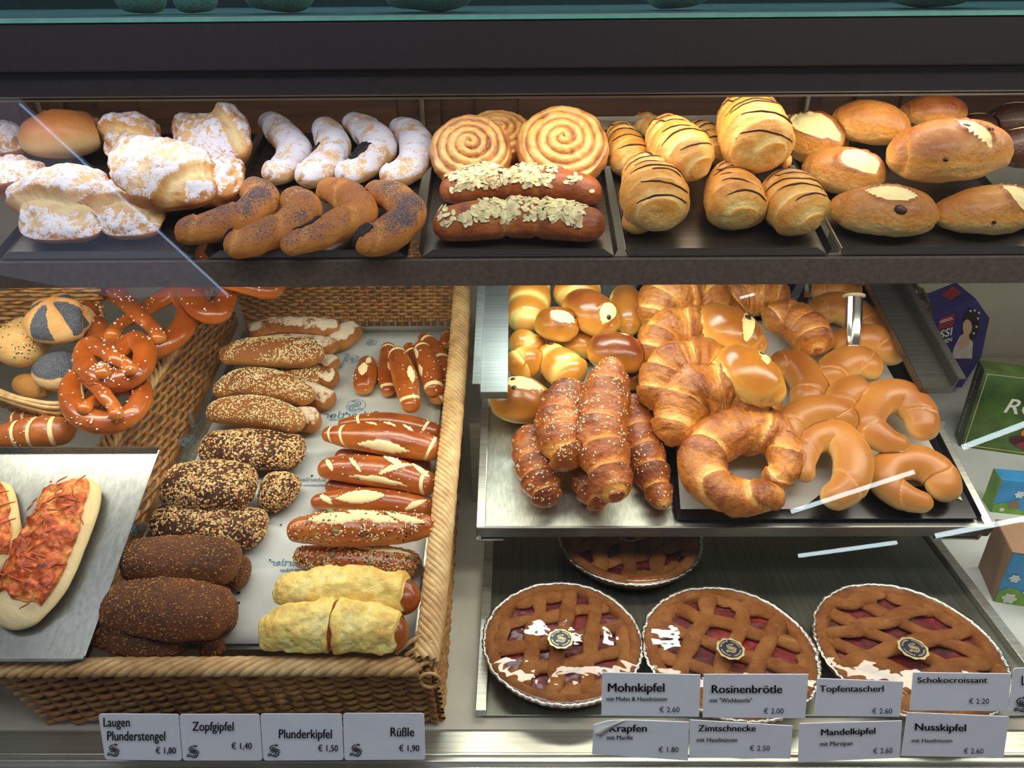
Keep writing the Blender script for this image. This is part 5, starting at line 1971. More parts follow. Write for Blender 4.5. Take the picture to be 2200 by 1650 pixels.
# ------------------------------------------------------------------ basket: rolls and sticks
S_ = dict(cat='bread stick')
flo = dict(kind='flour', name='floury_roll', cat='bread roll', group='floury rye rolls at the back of the basket', mat='sesame_roll', extra='flour', lump=0.12, cap=0.7)
F_stick([(690, 748, 22), (735, 728, 30), (766, 706, 22)], 'floury roll end poking out under the hindmost roll', base=0.0, **flo)
F_stick([(540, 742, 14), (620, 735, 18), (700, 748, 24), (716, 758, 18)], 'floury roll second from the back, only a thin strip showing', base=0.004, **flo)
F_stick([(535, 716, 18), (600, 706, 25), (690, 708, 25), (732, 704, 18)], 'hindmost floury roll with a sprinkle of salt, lying on top', base=0.022, salt=26, **flo)
F_stick([(640, 765, 20), (690, 778, 24), (724, 792, 22)], 'floury roll end beside the print on the paper, under the sesame rolls', base=0.0, **flo)
F_stick([(650, 795, 18), (700, 812, 24), (728, 818, 20)], 'brown floury roll end lowest under the sesame rolls', base=0.0, **flo)
F_stick([(640, 838, 24), (685, 855, 28), (718, 868, 24)], 'square-ended floury roll jutting out beneath the middle sesame roll', base=0.0, **flo)
F_stick([(625, 900, 26), (668, 905, 30), (692, 905, 24)], 'floury roll end jutting out beneath the nearest sesame roll', base=0.0, **flo)
ses = dict(kind='sesame', name='sesame_roll', cat='bread roll', group='sesame rolls in the basket', mat='sesame_roll', cap=0.9)
F_stick([(570, 800, 18), (640, 806, 26), (690, 820, 22)], 'short sesame roll half under the middle sesame roll', base=0.004, seeds=240, **ses)
F_stick([(474, 772, 16), (520, 762, 32), (600, 762, 36), (660, 762, 34), (692, 754, 22)], 'hindmost big sesame roll, plump and straight', base=0.020, seeds=620, **ses)
F_stick([(460, 848, 16), (520, 824, 32), (600, 832, 34), (672, 858, 22)], 'middle sesame roll, slightly bowed', base=0.018, seeds=620, **ses)
F_stick([(446, 892, 20), (500, 884, 34), (580, 890, 36), (652, 916, 24)], 'nearest sesame roll, lying against the oat-crusted rolls', base=0.012, seeds=560, **ses)
oat = dict(kind='oats', name='oat_roll', cat='bread roll', group='dark oat-crusted rolls in the basket', mat='dark_roll', cap=0.55, lump=0.10, flat=0.75)
F_stick([(560, 1058, 44), (606, 1058, 46), (634, 1070, 34)], 'oat-crusted roll half hidden behind the large heaped one', base=0.0, seeds=420, **oat)
F_stick([(330, 1122, 44), (440, 1128, 54), (572, 1142, 46)], 'oat-crusted roll nearest the brown rye rolls', base=0.0, seeds=760, **oat)
F_stick([(436, 962, 36), (540, 968, 48), (655, 978, 42)], 'oat-crusted roll nearest the sesame rolls', base=0.006, seeds=760, **oat)
F_stick([(356, 1046, 48), (450, 1046, 64), (550, 1052, 54)], 'largest oat-crusted roll, lying on top of the others', base=0.018, seeds=900, **oat)
ry = dict(kind='rye', name='rye_roll', cat='bread roll', group='dark brown rye rolls in the basket', mat='rye', cap=0.55, lump=0.07, flat=0.78)
F_stick([(470, 1232, 40), (538, 1230, 40)], 'rye roll end showing behind the first brown roll', base=0.0, seeds=120, **ry)
F_stick([(272, 1204, 44), (390, 1204, 56), (512, 1216, 48)], 'brown rye roll next to the oat-crusted rolls', base=0.016, seeds=330, **ry)
F_stick([(430, 1330, 50), (512, 1312, 48)], 'rye roll end showing behind the plump brown roll', base=0.0, seeds=130, **ry)
F_stick([(430, 1392, 26), (484, 1390, 22)], 'small corner of a rye roll at the basket front rim', base=0.0, seeds=50, **ry)
F_stick([(232, 1302, 48), (370, 1310, 68), (496, 1322, 54)], 'plumpest brown rye roll in the front of the basket', base=0.014, seeds=420, **ry)
F_stick([(180, 1336, 38), (290, 1360, 52), (404, 1386, 32)], 'brown rye roll lying slanted against the steel tray corner', base=0.012, seeds=260, **ry)

mini = dict(kind='', name='lye_finger', cat='bread stick', group='small lye bread fingers', mat='lye', lump=0.04, salt=14, bake0=0.30, bake1=0.28, N=110, Mm=56)
rr2 = ((0.16, 0.022, 0.03), (0.86, 0.022, -0.03))
F_stick([(968, 712, 13), (952, 748, 16)], 'dark small lye finger mostly behind the rim of the basket', base=0, **mini)
F_stick([(908, 722, 15), (938, 760, 20), (962, 808, 20)], 'small lye finger at the back against the basket rim', base=0.004, rings_=((0.2, 0.03, 0.03), (0.7, 0.03, 0.03)), **mini)
F_stick([(876, 742, 13), (892, 775, 16), (906, 808, 14)], 'small lye finger tucked behind the crossing pair', base=0.0, rings_=((0.3, 0.03, 0.0),), **mini)
F_stick([(902, 740, 16), (922, 790, 24), (934, 848, 20)], 'small lye finger with two pale slits near the basket rim', base=0.012, cuts=((0.28, 2.5, 0.016, 0.005, 0.0), (0.62, 2.6, 0.016, 0.005, 0.0)), rings_=((0.16, 0.025, 0.03), (0.9, 0.03, 0)), **mini)
F_stick([(790, 772, 16), (785, 810, 25), (780, 846, 18)], 'shortest small lye finger with two leaf-shaped slits, standing apart', base=0, cuts=((0.28, 1.25, 0.013, 0.006, 0.15), (0.56, 1.65, 0.016, 0.008, 0.0)), **mini)
F_stick([(834, 742, 15), (834, 798, 23), (834, 850, 13)], 'small lye finger second from the short one', base=0, cuts=((0.58, 1.2, 0.015, 0.006, 0.12),), rings_=((0.14, 0.022, 0.03), (0.86, 0.022, -0.03)), **mini)
F_stick([(850, 754, 18), (870, 812, 27), (886, 884, 19)], 'longest small lye finger, lying on top of the others', base=0.016, cuts=((0.58, 1.05, 0.020, 0.007, 0.05),), rings_=((0.13, 0.022, 0.04), (0.84, 0.022, -0.04)), **mini)
F_stick([(975, 818, 17), (948, 846, 22), (926, 864, 17)], 'small lye finger lying crosswise nearest the basket rim', base=0.006, rings_=((0.35, 0.03, 0.03), (0.8, 0.03, 0)), **mini)

lye = dict(kind='', name='lye_stick', cat='bread stick', group='long lye sticks with pale slits', mat='lye', lump=0.05, bake0=0.36, bake1=0.28, N=130, Mm=60)
F_stick([(720, 982, 20), (810, 992, 26), (925, 1004, 26)], 'dark lye stick underneath, between the two upper ones', base=0, cuts=((0.45, 2.4, 0.05, 0.006, 0.0),), **lye)
F_stick([(726, 914, 12), (800, 906, 20), (880, 914, 22), (950, 934, 18)], 'thin lye stick hindmost of the row', base=0.012, salt=12, rings_=((0.22, 0.014, 0.03), (0.82, 0.014, -0.03)), **lye)
F_stick([(694, 934, 15), (760, 940, 30), (850, 948, 38), (948, 972, 28)], 'thick glossy lye stick with a wide pale split along its side', base=0.018, salt=14, cuts=((0.56, 2.75, 0.040, 0.010, 0.0), (0.42, 1.15, 0.012, 0.003, 0.5), (0.56, 1.15, 0.012, 0.003, 0.5), (0.70, 1.2, 0.012, 0.003, 0.5)), rings_=((0.22, 0.012, 0.05), (0.10, 0.010, 0.03), (0.90, 0.014, -0.03)), **lye)
F_stick([(700, 1044, 16), (760, 1054, 18), (840, 1062, 16)], 'lye stick end under the crossed-slit one', base=0, **lye)
F_stick([(684, 1008, 22), (760, 1010, 33), (850, 1022, 36), (940, 1048, 26)], 'lye stick with slits crossing like an X', base=0.014, salt=34, cuts=((0.12, 1.9, 0.016, 0.004, 1.1), (0.34, 1.9, 0.018, 0.003, 0.8), (0.66, 1.7, 0.026, 0.005, -0.7), (0.62, 1.2, 0.018, 0.006, 0.4), (0.84, 1.2, 0.018, 0.006, 0.5), (0.55, 2.7, 0.045, 0.005, 0.0)), rings_=((0.92, 0.016, 0.04),), **lye)
F_stick([(668, 1080, 15), (750, 1076, 28), (850, 1082, 30), (934, 1096, 22)], 'lye stick with one pale scraped patch, in front of the crossed one', base=0.002, salt=16, cuts=((0.42, 1.9, 0.034, 0.011, -0.1), (0.14, 2.0, 0.015, 0.005, 0.9), (0.86, 2.0, 0.018, 0.005, -0.8)), **lye)
mix_ = dict(kind='mixed', name='seeded_stick', cat='bread stick', group='seeded lye sticks', mat='lye', lump=0.08, bake0=0.30, bake1=0.2, N=120, Mm=56)
F_stick([(632, 1196, 22), (720, 1204, 35), (830, 1210, 37), (906, 1216, 24)], 'seeded stick wholly crusted with mixed seeds', base=0.0, seeds=760, cuts=((0.62, 1.1, 0.05, 0.008, 0.1),), **mix_)
F_stick([(622, 1142, 24), (720, 1138, 40), (850, 1138, 36), (932, 1130, 22)], 'seeded stick with pale splits and green pumpkin seeds', base=0.014, seeds=420, cuts=((0.34, 1.55, 0.034, 0.010, 0.05), (0.58, 1.4, 0.034, 0.009, 0.3), (0.80, 1.5, 0.028, 0.007, 0.45)), **mix_)
chs = dict(kind='', name='cheese_stick', cat='bread stick', group='lye sticks baked with cheese', mat='lye', lump=0.06, bake0=0.5, bake1=0.2, N=110, Mm=56)
F_stick([(690, 1330, 24), (790, 1338, 28), (872, 1345, 26)], 'cheese stick underneath, between the two upper ones', base=0.0, **chs)
a_ = F_stick([(588, 1274, 22), (680, 1274, 43), (800, 1276, 46), (902, 1292, 34)], 'cheese stick farther from the basket front, end bare and brown', base=0.016, **chs)
F_cheese(a_, 0.04, 0.90, 0.30, 2.9)
a_ = F_stick([(560, 1366, 28), (650, 1352, 48), (770, 1350, 50), (874, 1370, 34)], 'cheese stick right at the basket front rim', base=0.014, **chs)
F_cheese(a_, 0.02, 0.50, 0.30, 3.3)
F_cheese(a_, 0.52, 0.93, 0.30, 3.2)

# ------------------------------------------------------------------ pretzels and rolls at the far left
F_bun(72, 832, 40, 28, 20, 'brown roll in shadow under the seeded roll', RIM, -0.02, 'white_roll', (), 'dark_bread_roll', None, 'bread roll', dark=0.3)
F_stick([(0, 775, 48), (48, 742, 54), (90, 702, 46)], 'long pale roll with caraway and sesame seeds in the round basket', 'mixed', RIM, 0.008, 260, name='seeded_roll', cat='bread roll', mat='white_roll', bake0=0.3, bake1=0.15, lump=0.06)
F_bun(132, 800, 44, 48, 10, 'square poppy roll low in the round basket', RIM, 0.0, 'kaiser', (), 'poppy_roll', 'poppy seed rolls in the round basket', 'bread roll', (), 0.85, 0, 'patch')
F_bun(134, 690, 60, 60, 0, 'round kaiser roll with a poppy seed star, on top in the round basket', RIM, 0.035, 'kaiser', (), 'poppy_roll', 'poppy seed rolls in the round basket', 'bread roll', (), 0.8, 0, 'star')
F_pretzel(498, 612, 92, 74, 150, 25, 'pretzel at the back, only one arm showing over the paper', 0.05, None, 60, False)
F_pretzel(298, 676, 106, 82, 6, 24, 'large pretzel with open loops at the back of the pile', 0.030, None, 90)
F_pretzel(248, 770, 64, 52, -8, 22, 'pretzel with thick salt on its back, middle of the pile', 0.048, None, 150, False)
F_pretzel(228, 853, 76, 62, 14, 23, 'pretzel nearest the steel tray, front of the pile', 0.042, None, 70)
stp = dict(kind='', name='striped_lye_croissant', cat='croissant', group='striped lye croissants', mat='stripe', lump=0.05, bake0=0.45, bake1=0.25, salt=16)
F_stick([(20, 902, 16), (85, 898, 24), (150, 898, 20)], 'striped lye croissant behind, close to the basket weave', pl=RIM, base=-0.01, rings_=((0.15, 0.02, 0.02), (0.35, 0.02, 0.02), (0.55, 0.02, 0.02), (0.75, 0.02, 0.02)), **stp)
F_stick([(-30, 950, 24), (50, 934, 36), (110, 930, 38), (165, 924, 26)], 'striped lye croissant in front, just behind the steel tray', pl=RIM, base=0.0, rings_=((0.2, 0.02, 0.02), (0.4, 0.02, 0.02), (0.6, 0.02, 0.02), (0.8, 0.02, 0.02)), **stp)
F_pizza([(-25, 1045, 42), (-12, 1110, 48), (-4, 1180, 46), (-20, 1240, 40)], 'pizza bread cut off by the picture edge', 0.0)
F_pizza([(166, 1030, 44), (150, 1090, 66), (116, 1175, 72), (72, 1268, 72), (5, 1350, 50)], 'whole pizza bread with browned cheese on the steel tray', 0.002)

# ------------------------------------------------------------------ slanted tray: brioche
F_coil([(1136, 600, 44), (1136, 650, 46), (1126, 712, 42)], 'coiled brioche at the back beside the guide rail', 3.2, 0.0)
F_coil([(1245, 600, 50), (1240, 632, 50), (1232, 668, 44)], 'coiled brioche behind the raisin buns', 2.4, 0.0)
F_coil([(1092, 742, 30), (1130, 742, 34), (1170, 758, 26)], 'coiled brioche lying crosswise under the small raisin bun', 1.6, 0.0)
F_coil([(1095, 800, 34), (1128, 782, 40), (1158, 800, 34)], 'coiled brioche with a dark curl beside the guide rail', 1.4, 0.012, ph=0.4)
F_bun(1252, 744, 46, 32, 12, 'plain pale brioche under the pair of raisin buns', None, 0.0, 'brioche', (), 'brioche_bun', 'small brioche buns on the slanted tray', dark=-0.2)
F_bun(1358, 815, 34, 28, 0, 'brown brioche half hidden behind the sesame croissants', None, 0.0, 'brioche', (), 'brioche_bun', 'small brioche buns on the slanted tray', dark=0.1)
F_bun(1346, 668, 52, 38, 84, 'upright glossy brioche bun beside the butter croissants', None, 0.012, 'brioche', ((0.4, 2.7, 0.018, 0.006, 0.2),), 'brioche_bun', 'small brioche buns on the slanted tray')
F_bun(1326, 760, 66, 48, 14, 'dark glossy brioche bun with a pale slit, behind the sesame croissants', None, 0.014, 'brioche', ((0.62, 1.0, 0.016, 0.004, 0.1),), 'brioche_bun', 'small brioche buns on the slanted tray', dark=0.14)
F_coil([(1168, 752, 26), (1192, 778, 40), (1226, 806, 46), (1250, 826, 34)], 'coiled brioche figure with a raisin eye', 2.5, 0.012, eyes=((0.16, 1.4, 0.0045),), ph=0.2)
F_bun(1198, 698, 48, 42, 15, 'small raisin bun with a round pale patch', None, 0.024, 'brioche', ((0.60, 1.75, 0.016, 0.014, 0.3),), 'raisin_bun', 'raisin buns on the slanted tray', eyes=((0.78, 1.5, 0.004),), dark=0.1)
F_bun(1272, 676, 62, 50, 38, 'raisin bun with a pale end, topmost of the brioche', None, 0.032, 'brioche', ((0.78, 1.5, 0.030, 0.013, 1.45),), 'raisin_bun', 'raisin buns on the slanted tray', eyes=((0.82, 1.75, 0.0042),), dark=0.06)
F_bun(1120, 862, 68, 56, 8, 'raisin bun at the front under the guide rail end', None, 0.004, 'brioche', ((0.48, 1.35, 0.032, 0.016, 0.15),), 'raisin_bun', 'raisin buns on the slanted tray', eyes=((0.38, 1.2, 0.004), (0.45, 1.75, 0.004)))
# sesame croissants
F_nut([(1258, 1000, 30), (1268, 1050, 34), (1296, 1098, 22)], 'sesame croissant lowest, under the longest one', 0.0, 4.5, 60, 0.3)
F_nut([(1140, 925, 28), (1142, 972, 38), (1160, 1032, 42), (1182, 1092, 26)], 'sesame croissant on the outside, dark and folded, nearest the side rail', 0.002, 5.5, 130, 0.1)
F_nut([(1360, 862, 30), (1368, 930, 42), (1396, 1012, 38), (1426, 1098, 20)], 'slim sesame croissant beside the black baking tray', 0.002, 6.5, 110, 0.4)
F_nut([(1234, 832, 28), (1206, 890, 46), (1208, 956, 46), (1234, 1008, 34)], 'sesame croissant with a curled tip, lying over the outside one', 0.020, 5.5, 230, 0.2)
F_nut([(1316, 786, 24), (1302, 850, 46), (1286, 930, 52), (1304, 1012, 46), (1322, 1082, 34)], 'longest sesame croissant, topmost and central', 0.030, 7.0, 260, 0.0)
# butter croissants
F_butter([(1548, 664, 34), (1592, 640, 46), (1650, 648, 46), (1694, 668, 30)], 'butter croissant at the back beside the tongs', 0.0)
F_butter([(1392, 712, 32), (1424, 660, 56), (1500, 648, 58), (1548, 690, 34)], 'butter croissant hindmost in its row, under the shelf front', 0.0)
F_butter([(1394, 790, 32), (1430, 730, 52), (1500, 726, 56), (1545, 770, 30)], 'butter croissant second from the back in its row', 0.008)
F_butter([(1400, 880, 32), (1436, 808, 56), (1512, 798, 60), (1566, 848, 32)], 'butter croissant in the middle of its row', 0.014)
F_butter([(1640, 702, 34), (1690, 690, 42), (1735, 722, 46), (1752, 766, 34)], 'butter croissant with a dark burnt tip beside the plain crescents', 0.016)
F_butter([(1436, 960, 36), (1474, 868, 66), (1570, 858, 70), (1630, 925, 38)], 'butter croissant just behind the ring-shaped one', 0.018)
F_butter([(1648, 1048, 24), (1682, 1006, 36), (1668, 948, 46), (1600, 930, 54), (1534, 950, 54), (1506, 1006, 50), (1542, 1062, 46), (1612, 1074, 40), (1682, 1066, 28)], 'butter croissant curled into a ring at the tray front', 0.014, 3.4, 0.1, [0.012, 0.004, 0, 0, 0, 0, 0, 0, 0])
# plain crescents
F_crescent([(1740, 632, 24), (1800, 622, 32), (1850, 630, 26)], 'plain crescent hindmost, under the shelf front', 0.0)
F_crescent([(1735, 676, 28), (1800, 664, 38), (1862, 698, 36), (1880, 730, 28)], 'plain crescent near the back beside the metal post', 0.008)
F_crescent([(1660, 850, 28), (1640, 900, 26)], 'plain crescent end peeping out under the raisin bun', 0.0, ())
F_crescent([(1790, 748, 28), (1836, 732, 34), (1890, 738, 36), (1928, 780, 32)], 'plain crescent partly under the dark guide rail', 0.010)
F_crescent([(1650, 790, 30), (1706, 790, 38), (1738, 834, 40), (1722, 884, 32)], 'plain crescent curving round the torn raisin bun', 0.012)
F_crescent([(1776, 832, 30), (1794, 794, 36), (1842, 780, 38), (1888, 812, 30)], 'plain crescent behind the big open ones', 0.014)
F_crescent([(1800, 888, 30), (1816, 850, 36), (1862, 834, 34)], 'plain crescent sandwiched in the middle of the heap', 0.016)
F_crescent([(2004, 1086, 20), (1942, 1070, 32), (1900, 1036, 36), (1914, 1004, 38), (1968, 996, 41), (2018, 1026, 39), (2030, 1078, 32)], 'plain crescent at the front corner of the black tray', 0.0)
F_crescent([(1694, 962, 28), (1696, 918, 36), (1738, 892, 40), (1792, 894, 38), (1824, 932, 30)], 'plain crescent beside the ring-shaped butter croissant', 0.018)
F_crescent([(1954, 962, 20), (1900, 948, 32), (1860, 910, 38), (1880, 864, 40), (1934, 856, 41), (1974, 894, 38), (1982, 946, 28)], 'plain crescent lying open with a round hole, above the front corner one', 0.024)
F_crescent([(1733, 1036, 18), (1724, 990, 29), (1742, 948, 35), (1794, 940, 40), (1830, 984, 42), (1822, 1046, 38), (1770, 1082, 28)], 'plain crescent at the tray front with its tip pointing to the viewer', 0.026)
F_bun(1570, 716, 84, 54, 32, 'glossy raisin bun with one raisin, on top of the butter croissants', None, 0.060, 'brioche', ((0.66, 1.35, 0.040, 0.010, 1.25),), 'raisin_bun', 'raisin buns on the slanted tray', eyes=((0.62, 1.15, 0.0055),))
F_bun(1614, 810, 84, 58, 40, 'torn raisin bun on top of the butter croissants, nearer the crescents', None, 0.078, 'brioche', ((0.50, 1.0, 0.024, 0.009, 0.8),), 'raisin_bun', 'raisin buns on the slanted tray', eyes=((0.46, 0.95, 0.003), (0.60, 0.85, 0.003)), dark=-0.12)

# ------------------------------------------------------------------ pies
F_pie(1352, 1150, 154, 100, 'lattice pie at the back in shadow under the slanted tray', 20)
F_pie(1208, 1372, 172, 155, 'lattice pie with a broad mirror streak on its wrap, beside the wicker basket', 14, 66)
F_pie(1566, 1392, 186, 155, 'middle lattice pie of the front row with wrinkled wrap', -24, 84)
F_pie(1950, 1390, 194, 158, 'lattice pie at the end of the front row, beside the printed paper', -38, 56)
# ------------------------------------------------------------------ price cards on the front glass
def gat(x, y, h=0.003):
    return at(x, y, G, h)[0]


def fit_text(s, x0, y0, x1, cap, bold=0.02, shear=0.0, skew=0.0):
    """text from picture x0 to x1 with its baseline at y0 and capital height cap; returns points on the glass."""
    V, F_ = text_np(s, 0.0, shear)
    if bold:
        V, F_ = merge2([(V + np.array([q * bold * 0.8, 0.0]), F_) for q in (-1, 0, 1)])
    lo, hi = V[:, 0].min(), V[:, 0].max()
    H, _ = text_np('H', 0.0)
    ch = H[:, 1].max()
    X = x0 + (V[:, 0] - lo) / (hi - lo) * (x1 - x0)
    Y = y0 - V[:, 1] / ch * cap + skew * (X - x0)
    return np.array([gat(a, b, 0.0042) for a, b in zip(X, Y)]), F_


def price_card(quad, lines, label, logo=None, rounded=0.0, curl=False, group='white price cards along the bottom of the glass'):
    q = [np.array(p, float) for p in quad]
    loc = gat(*(sum(q) / 4))
    pts = []
    if rounded:
        for i in range(4):
            p, a, b = q[i], q[i - 1], q[(i + 1) % 4]
            da, db = (a - p) / np.linalg.norm(a - p), (b - p) / np.linalg.norm(b - p)
            for k in range(6):
                t = k / 5 * math.pi / 2
                pts.append(p + da * rounded * (1 - math.sin(t)) + db * rounded * (1 - math.cos(t)))
    else:
        pts = q
    if curl:
        pts = [np.array((1276, 1558.0)), np.array((1306, 1549.0)), np.array((1345, 1547.0)), q[1], q[2], q[3]]
    mb = MB()
    mb.prism([gat(*p) - loc for p in pts], -G.n * 0.0012)
    o = mb.build('price_card', M['card']); o.location = [float(v) for v in loc]
    tag(o, label, 'price card', group)
    Vs, Fs, b = [], [], 0
    for ln in lines:
        V, F_ = fit_text(*ln)
        Vs.append(V - loc); Fs += [tuple(b + i for i in f) for f in F_]; b += len(V)
    if Vs:
        me = bpy.data.meshes.new('lettering')
        me.from_pydata(np.vstack(Vs).tolist(), [], Fs)
        link('lettering', me, M['ink'], o)
    if logo:
        V, F_ = emblem_np(False)
        W = np.array([gat(logo[0] + x * logo[2], logo[1] - y * logo[2], 0.0042) for x, y in V]) - loc
        me = bpy.data.meshes.new('emblem')
        me.from_pydata(W.tolist(), [], F_)
        link('emblem', me, M['ink'], o)
    if curl:
        up_ = spline(np.array([(1276, 1577, 0.0), (1308, 1558, 0), (1344, 1548, 0)]), 14)
        lo_ = spline(np.array([(1292, 1583, 0.0), (1316, 1564, 0), (1344, 1549, 0)]), 14)
        mb = MB()
        for k in range(14):
            hgt = 0.0045 + 0.004 * math.sin(math.pi * min(1, k / 13 + 0.15))
            mb.v.append(tuple(gat(up_[k, 0], up_[k, 1], hgt) - loc))
            mb.v.append(tuple(gat(lo_[k, 0], lo_[k, 1], hgt * 0.8) - loc))
        for k in range(13):
            mb.f.append((2 * k, 2 * k + 1, 2 * k + 3, 2 * k + 2))
        c_ = mb.build('curled_corner', M['white'], o, None, True)
        sl = c_.modifiers.new('thickness', 'SOLIDIFY'); sl.thickness = 0.0004
    return o


E = '€ '
price_card([(211, 1534), (383, 1535), (391, 1634), (226, 1632)], [('Laugen', 222, 1561, 279, 19), ('Plunderstengel', 230, 1591, 355, 20), (E + '1,80', 334, 1619, 378, 13)],
           'price card reading Laugen Plunderstengel', (243, 1612, 15), 6)
price_card([(385, 1535), (557, 1535), (564, 1634), (393, 1634)], [('Zopfgipfel', 413, 1570, 502, 19), (E + '1,40', 497, 1609, 541, 13)], 'price card reading Zopfgipfel', (414, 1615, 15), 6)
price_card([(559, 1534), (734, 1534), (738, 1633), (566, 1634)], [('Plunderkipfel', 599, 1586, 713, 19), (E + '1,50', 683, 1614, 726, 13)], 'price card reading Plunderkipfel', (588, 1613, 15), 6)
price_card([(737, 1533), (911, 1533), (914, 1632), (740, 1633)], [('Rüßle', 839, 1582, 890, 19), (E + '1,90', 857, 1614, 901, 13)], 'price card reading Rüßle', (764, 1612, 15), 6)
price_card([(1294, 1445), (1505, 1450), (1502, 1540), (1292, 1537)], [('Mohnkipfel', 1306, 1486, 1428, 18, 0.03), ('mit Mohn & Haselnüssen', 1303, 1506, 1433, 9), (E + '2.60', 1417, 1530, 1460, 11, 0.0)],
           'price card reading Mohnkipfel, stuck in front of the pies')
price_card([(1512, 1449), (1737, 1449), (1730, 1543), (1510, 1541)], [('Rosinenbrötle', 1529, 1489, 1681, 17, 0.03), ('mit "Wiehbeerle"', 1525, 1509, 1616, 9), (E + '2.00', 1641, 1533, 1684, 11, 0.0)],
           'price card reading Rosinenbrötle')
price_card([(1756, 1458), (1941, 1465), (1933, 1540), (1751, 1538)], [('Topfentascherl', 1761, 1486, 1899, 13, 0.025), (E + '2.60', 1874, 1533, 1917, 11, 0.0)], 'price card reading Topfentascherl')
price_card([(1963, 1445), (2172, 1448), (2166, 1528), (1955, 1526)], [('Schokocroissant', 1971, 1467, 2122, 12, 0.025), (E + '2.20', 2082, 1512, 2125, 11, 0.0)], 'price card reading Schokocroissant')
price_card([(1276, 1550), (1480, 1552), (1478, 1634), (1272, 1620)], [('Krapfen', 1309, 1572, 1390, 15, 0.03), ('mit Marille', 1304, 1589, 1360, 9), (E + '1.80', 1415, 1616, 1458, 11, 0.0)],
           'price card reading Krapfen, its corner curling over', None, 0, True)
price_card([(1483, 1547), (1703, 1560), (1698, 1630), (1481, 1627)], [('Zimtschnecke', 1500, 1571, 1624, 13, 0.03), ('mit Haselnüssen', 1497, 1594, 1584, 9), (E + '2.50', 1611, 1613, 1654, 11, 0.0)], 'price card reading Zimtschnecke')
price_card([(1718, 1555), (1938, 1549), (1933, 1628), (1715, 1638)], [('Mandelkipfel', 1764, 1580, 1881, 13, 0.03, 0, -0.03), ('mit Marzipan', 1762, 1603, 1832, 9, 0.02, 0, -0.03), (E + '2.60', 1876, 1619, 1918, 11, 0.0, 0, -0.03)], 'price card reading Mandelkipfel')
price_card([(1950, 1531), (2168, 1540), (2156, 1628), (1937, 1624)], [('Nusskipfel', 1966, 1569, 2076, 15, 0.03, 0, 0.02), ('mit Haselnüssen', 1959, 1595, 2046, 8), (E + '2.60', 2071, 1619, 2113, 11, 0.0)], 'price card reading Nusskipfel')
price_card([(2178, 1436), (2320, 1432), (2310, 1536), (2168, 1534)], [('L', 2195, 1472, 2205, 20)], 'price card cut off by the picture edge, only an L and an emblem showing', (2194, 1514, 18), 6)

# ------------------------------------------------------------------ chocolate boxes
def box_face(name, pts, mat, parent, ploc):
    mb = MB(); mb.prism([np.array(p) - ploc for p in pts], np.array([0, -0.0006, 0.0]))
    return mb.build(name, M[mat], parent)


yb = 1.33
oc = [(2006, 676), (2096, 641), (2126, 684), (2108, 768), (2066, 832), (1985, 838), (1962, 790), (1978, 712)]
op = [at_y(x, y, yb)[0] for x, y in oc]
c = sum(op) / 8
mb = MB(); mb.prism([p - c for p in op], np.array([-0.012, 0.055, 0.012]))
bx = mb.build('chocolate_box', M['blue_box']); bx.location = c
tag(bx, 'violet eight-sided chocolate box with a lady portrait, behind the dark guide rail', 'box')


def on_box(pxs, mat, name, h=0.0008):
    return box_face(name, [at_y(x, y, yb - h)[0] for x, y in pxs], mat, bx, c)


a = np.linspace(0, 2 * np.pi, 20, endpoint=False)
on_box([(2053 + 0.0, 770), (2088, 770), (2090, 735), (2072, 715), (2062, 722), (2050, 745), (2044, 770)], 'gown', 'printed_gown', 0.0009)
on_box([(2086 + 17 * math.cos(t), 695 + 34 * math.sin(t)) for t in a], 'hair', 'printed_hair', 0.0012)
on_box([(2078 + 10 * math.cos(t), 703 + 17 * math.sin(t)) for t in a], 'skin', 'printed_face', 0.002)
on_box([(2071, 714), (2081, 716), (2084, 740), (2060, 752), (2062, 735)], 'skin', 'printed_neck', 0.0018)
for (x, y) in ((2085, 668), (2094, 667), (2103, 672), (2101, 684), (2098, 702), (2092, 716)):
    on_box([(x + 2.2 * math.cos(t), y + 2.4 * math.sin(t)) for t in a[::2]], 'white', 'printed_flower', 0.0026)
on_box([(2020, 684), (2052, 672), (2047, 700), (2015, 708)], 'red', 'brand_badge', 0.0009)


def box_text(s, x0, y0, x1, cap, skew, mat='white', shear=0.0, bold=0.02, par=None, y=None, loc_=None, h=0.002):
    V, F_ = text_np(s, bold, shear)
    lo, hi = V[:, 0].min(), V[:, 0].max()
    ch = 0.73
    X = x0 + (V[:, 0] - lo) / (hi - lo) * (x1 - x0)
    Y = y0 - V[:, 1] / ch * cap + skew * (X - x0)
    P = np.array([at_y(p, q, (y or yb) - h)[0] for p, q in zip(X, Y)]) - (c if loc_ is None else loc_)
    me = bpy.data.meshes.new('lettering'); me.from_pydata(P.tolist(), [], F_)
    return link('lettering', me, M[mat], par or bx)


box_text('HEINDL', 2019, 695, 2048, 6, -0.32)
box_text('SISSI', 2002, 733, 2047, 17, -0.32, 'white', 0.15)
box_text('HEN', 2022, 740, 2046, 9, -0.32, 'white', 0.15)
tp = [op[0] + np.array([0.02, 0.018, 0.0045]), op[1] + np.array([-0.02, 0.016, 0.0045])]
mb = MB()
q = [tp[0], tp[1], tp[1] + np.array([-0.006, 0.022, 0.005]), tp[0] + np.array([-0.006, 0.022, 0.005])]
mb.prism([p - c for p in q], (0, 0, 0.0008)); mb.build('brand_badge', M['red'], bx)

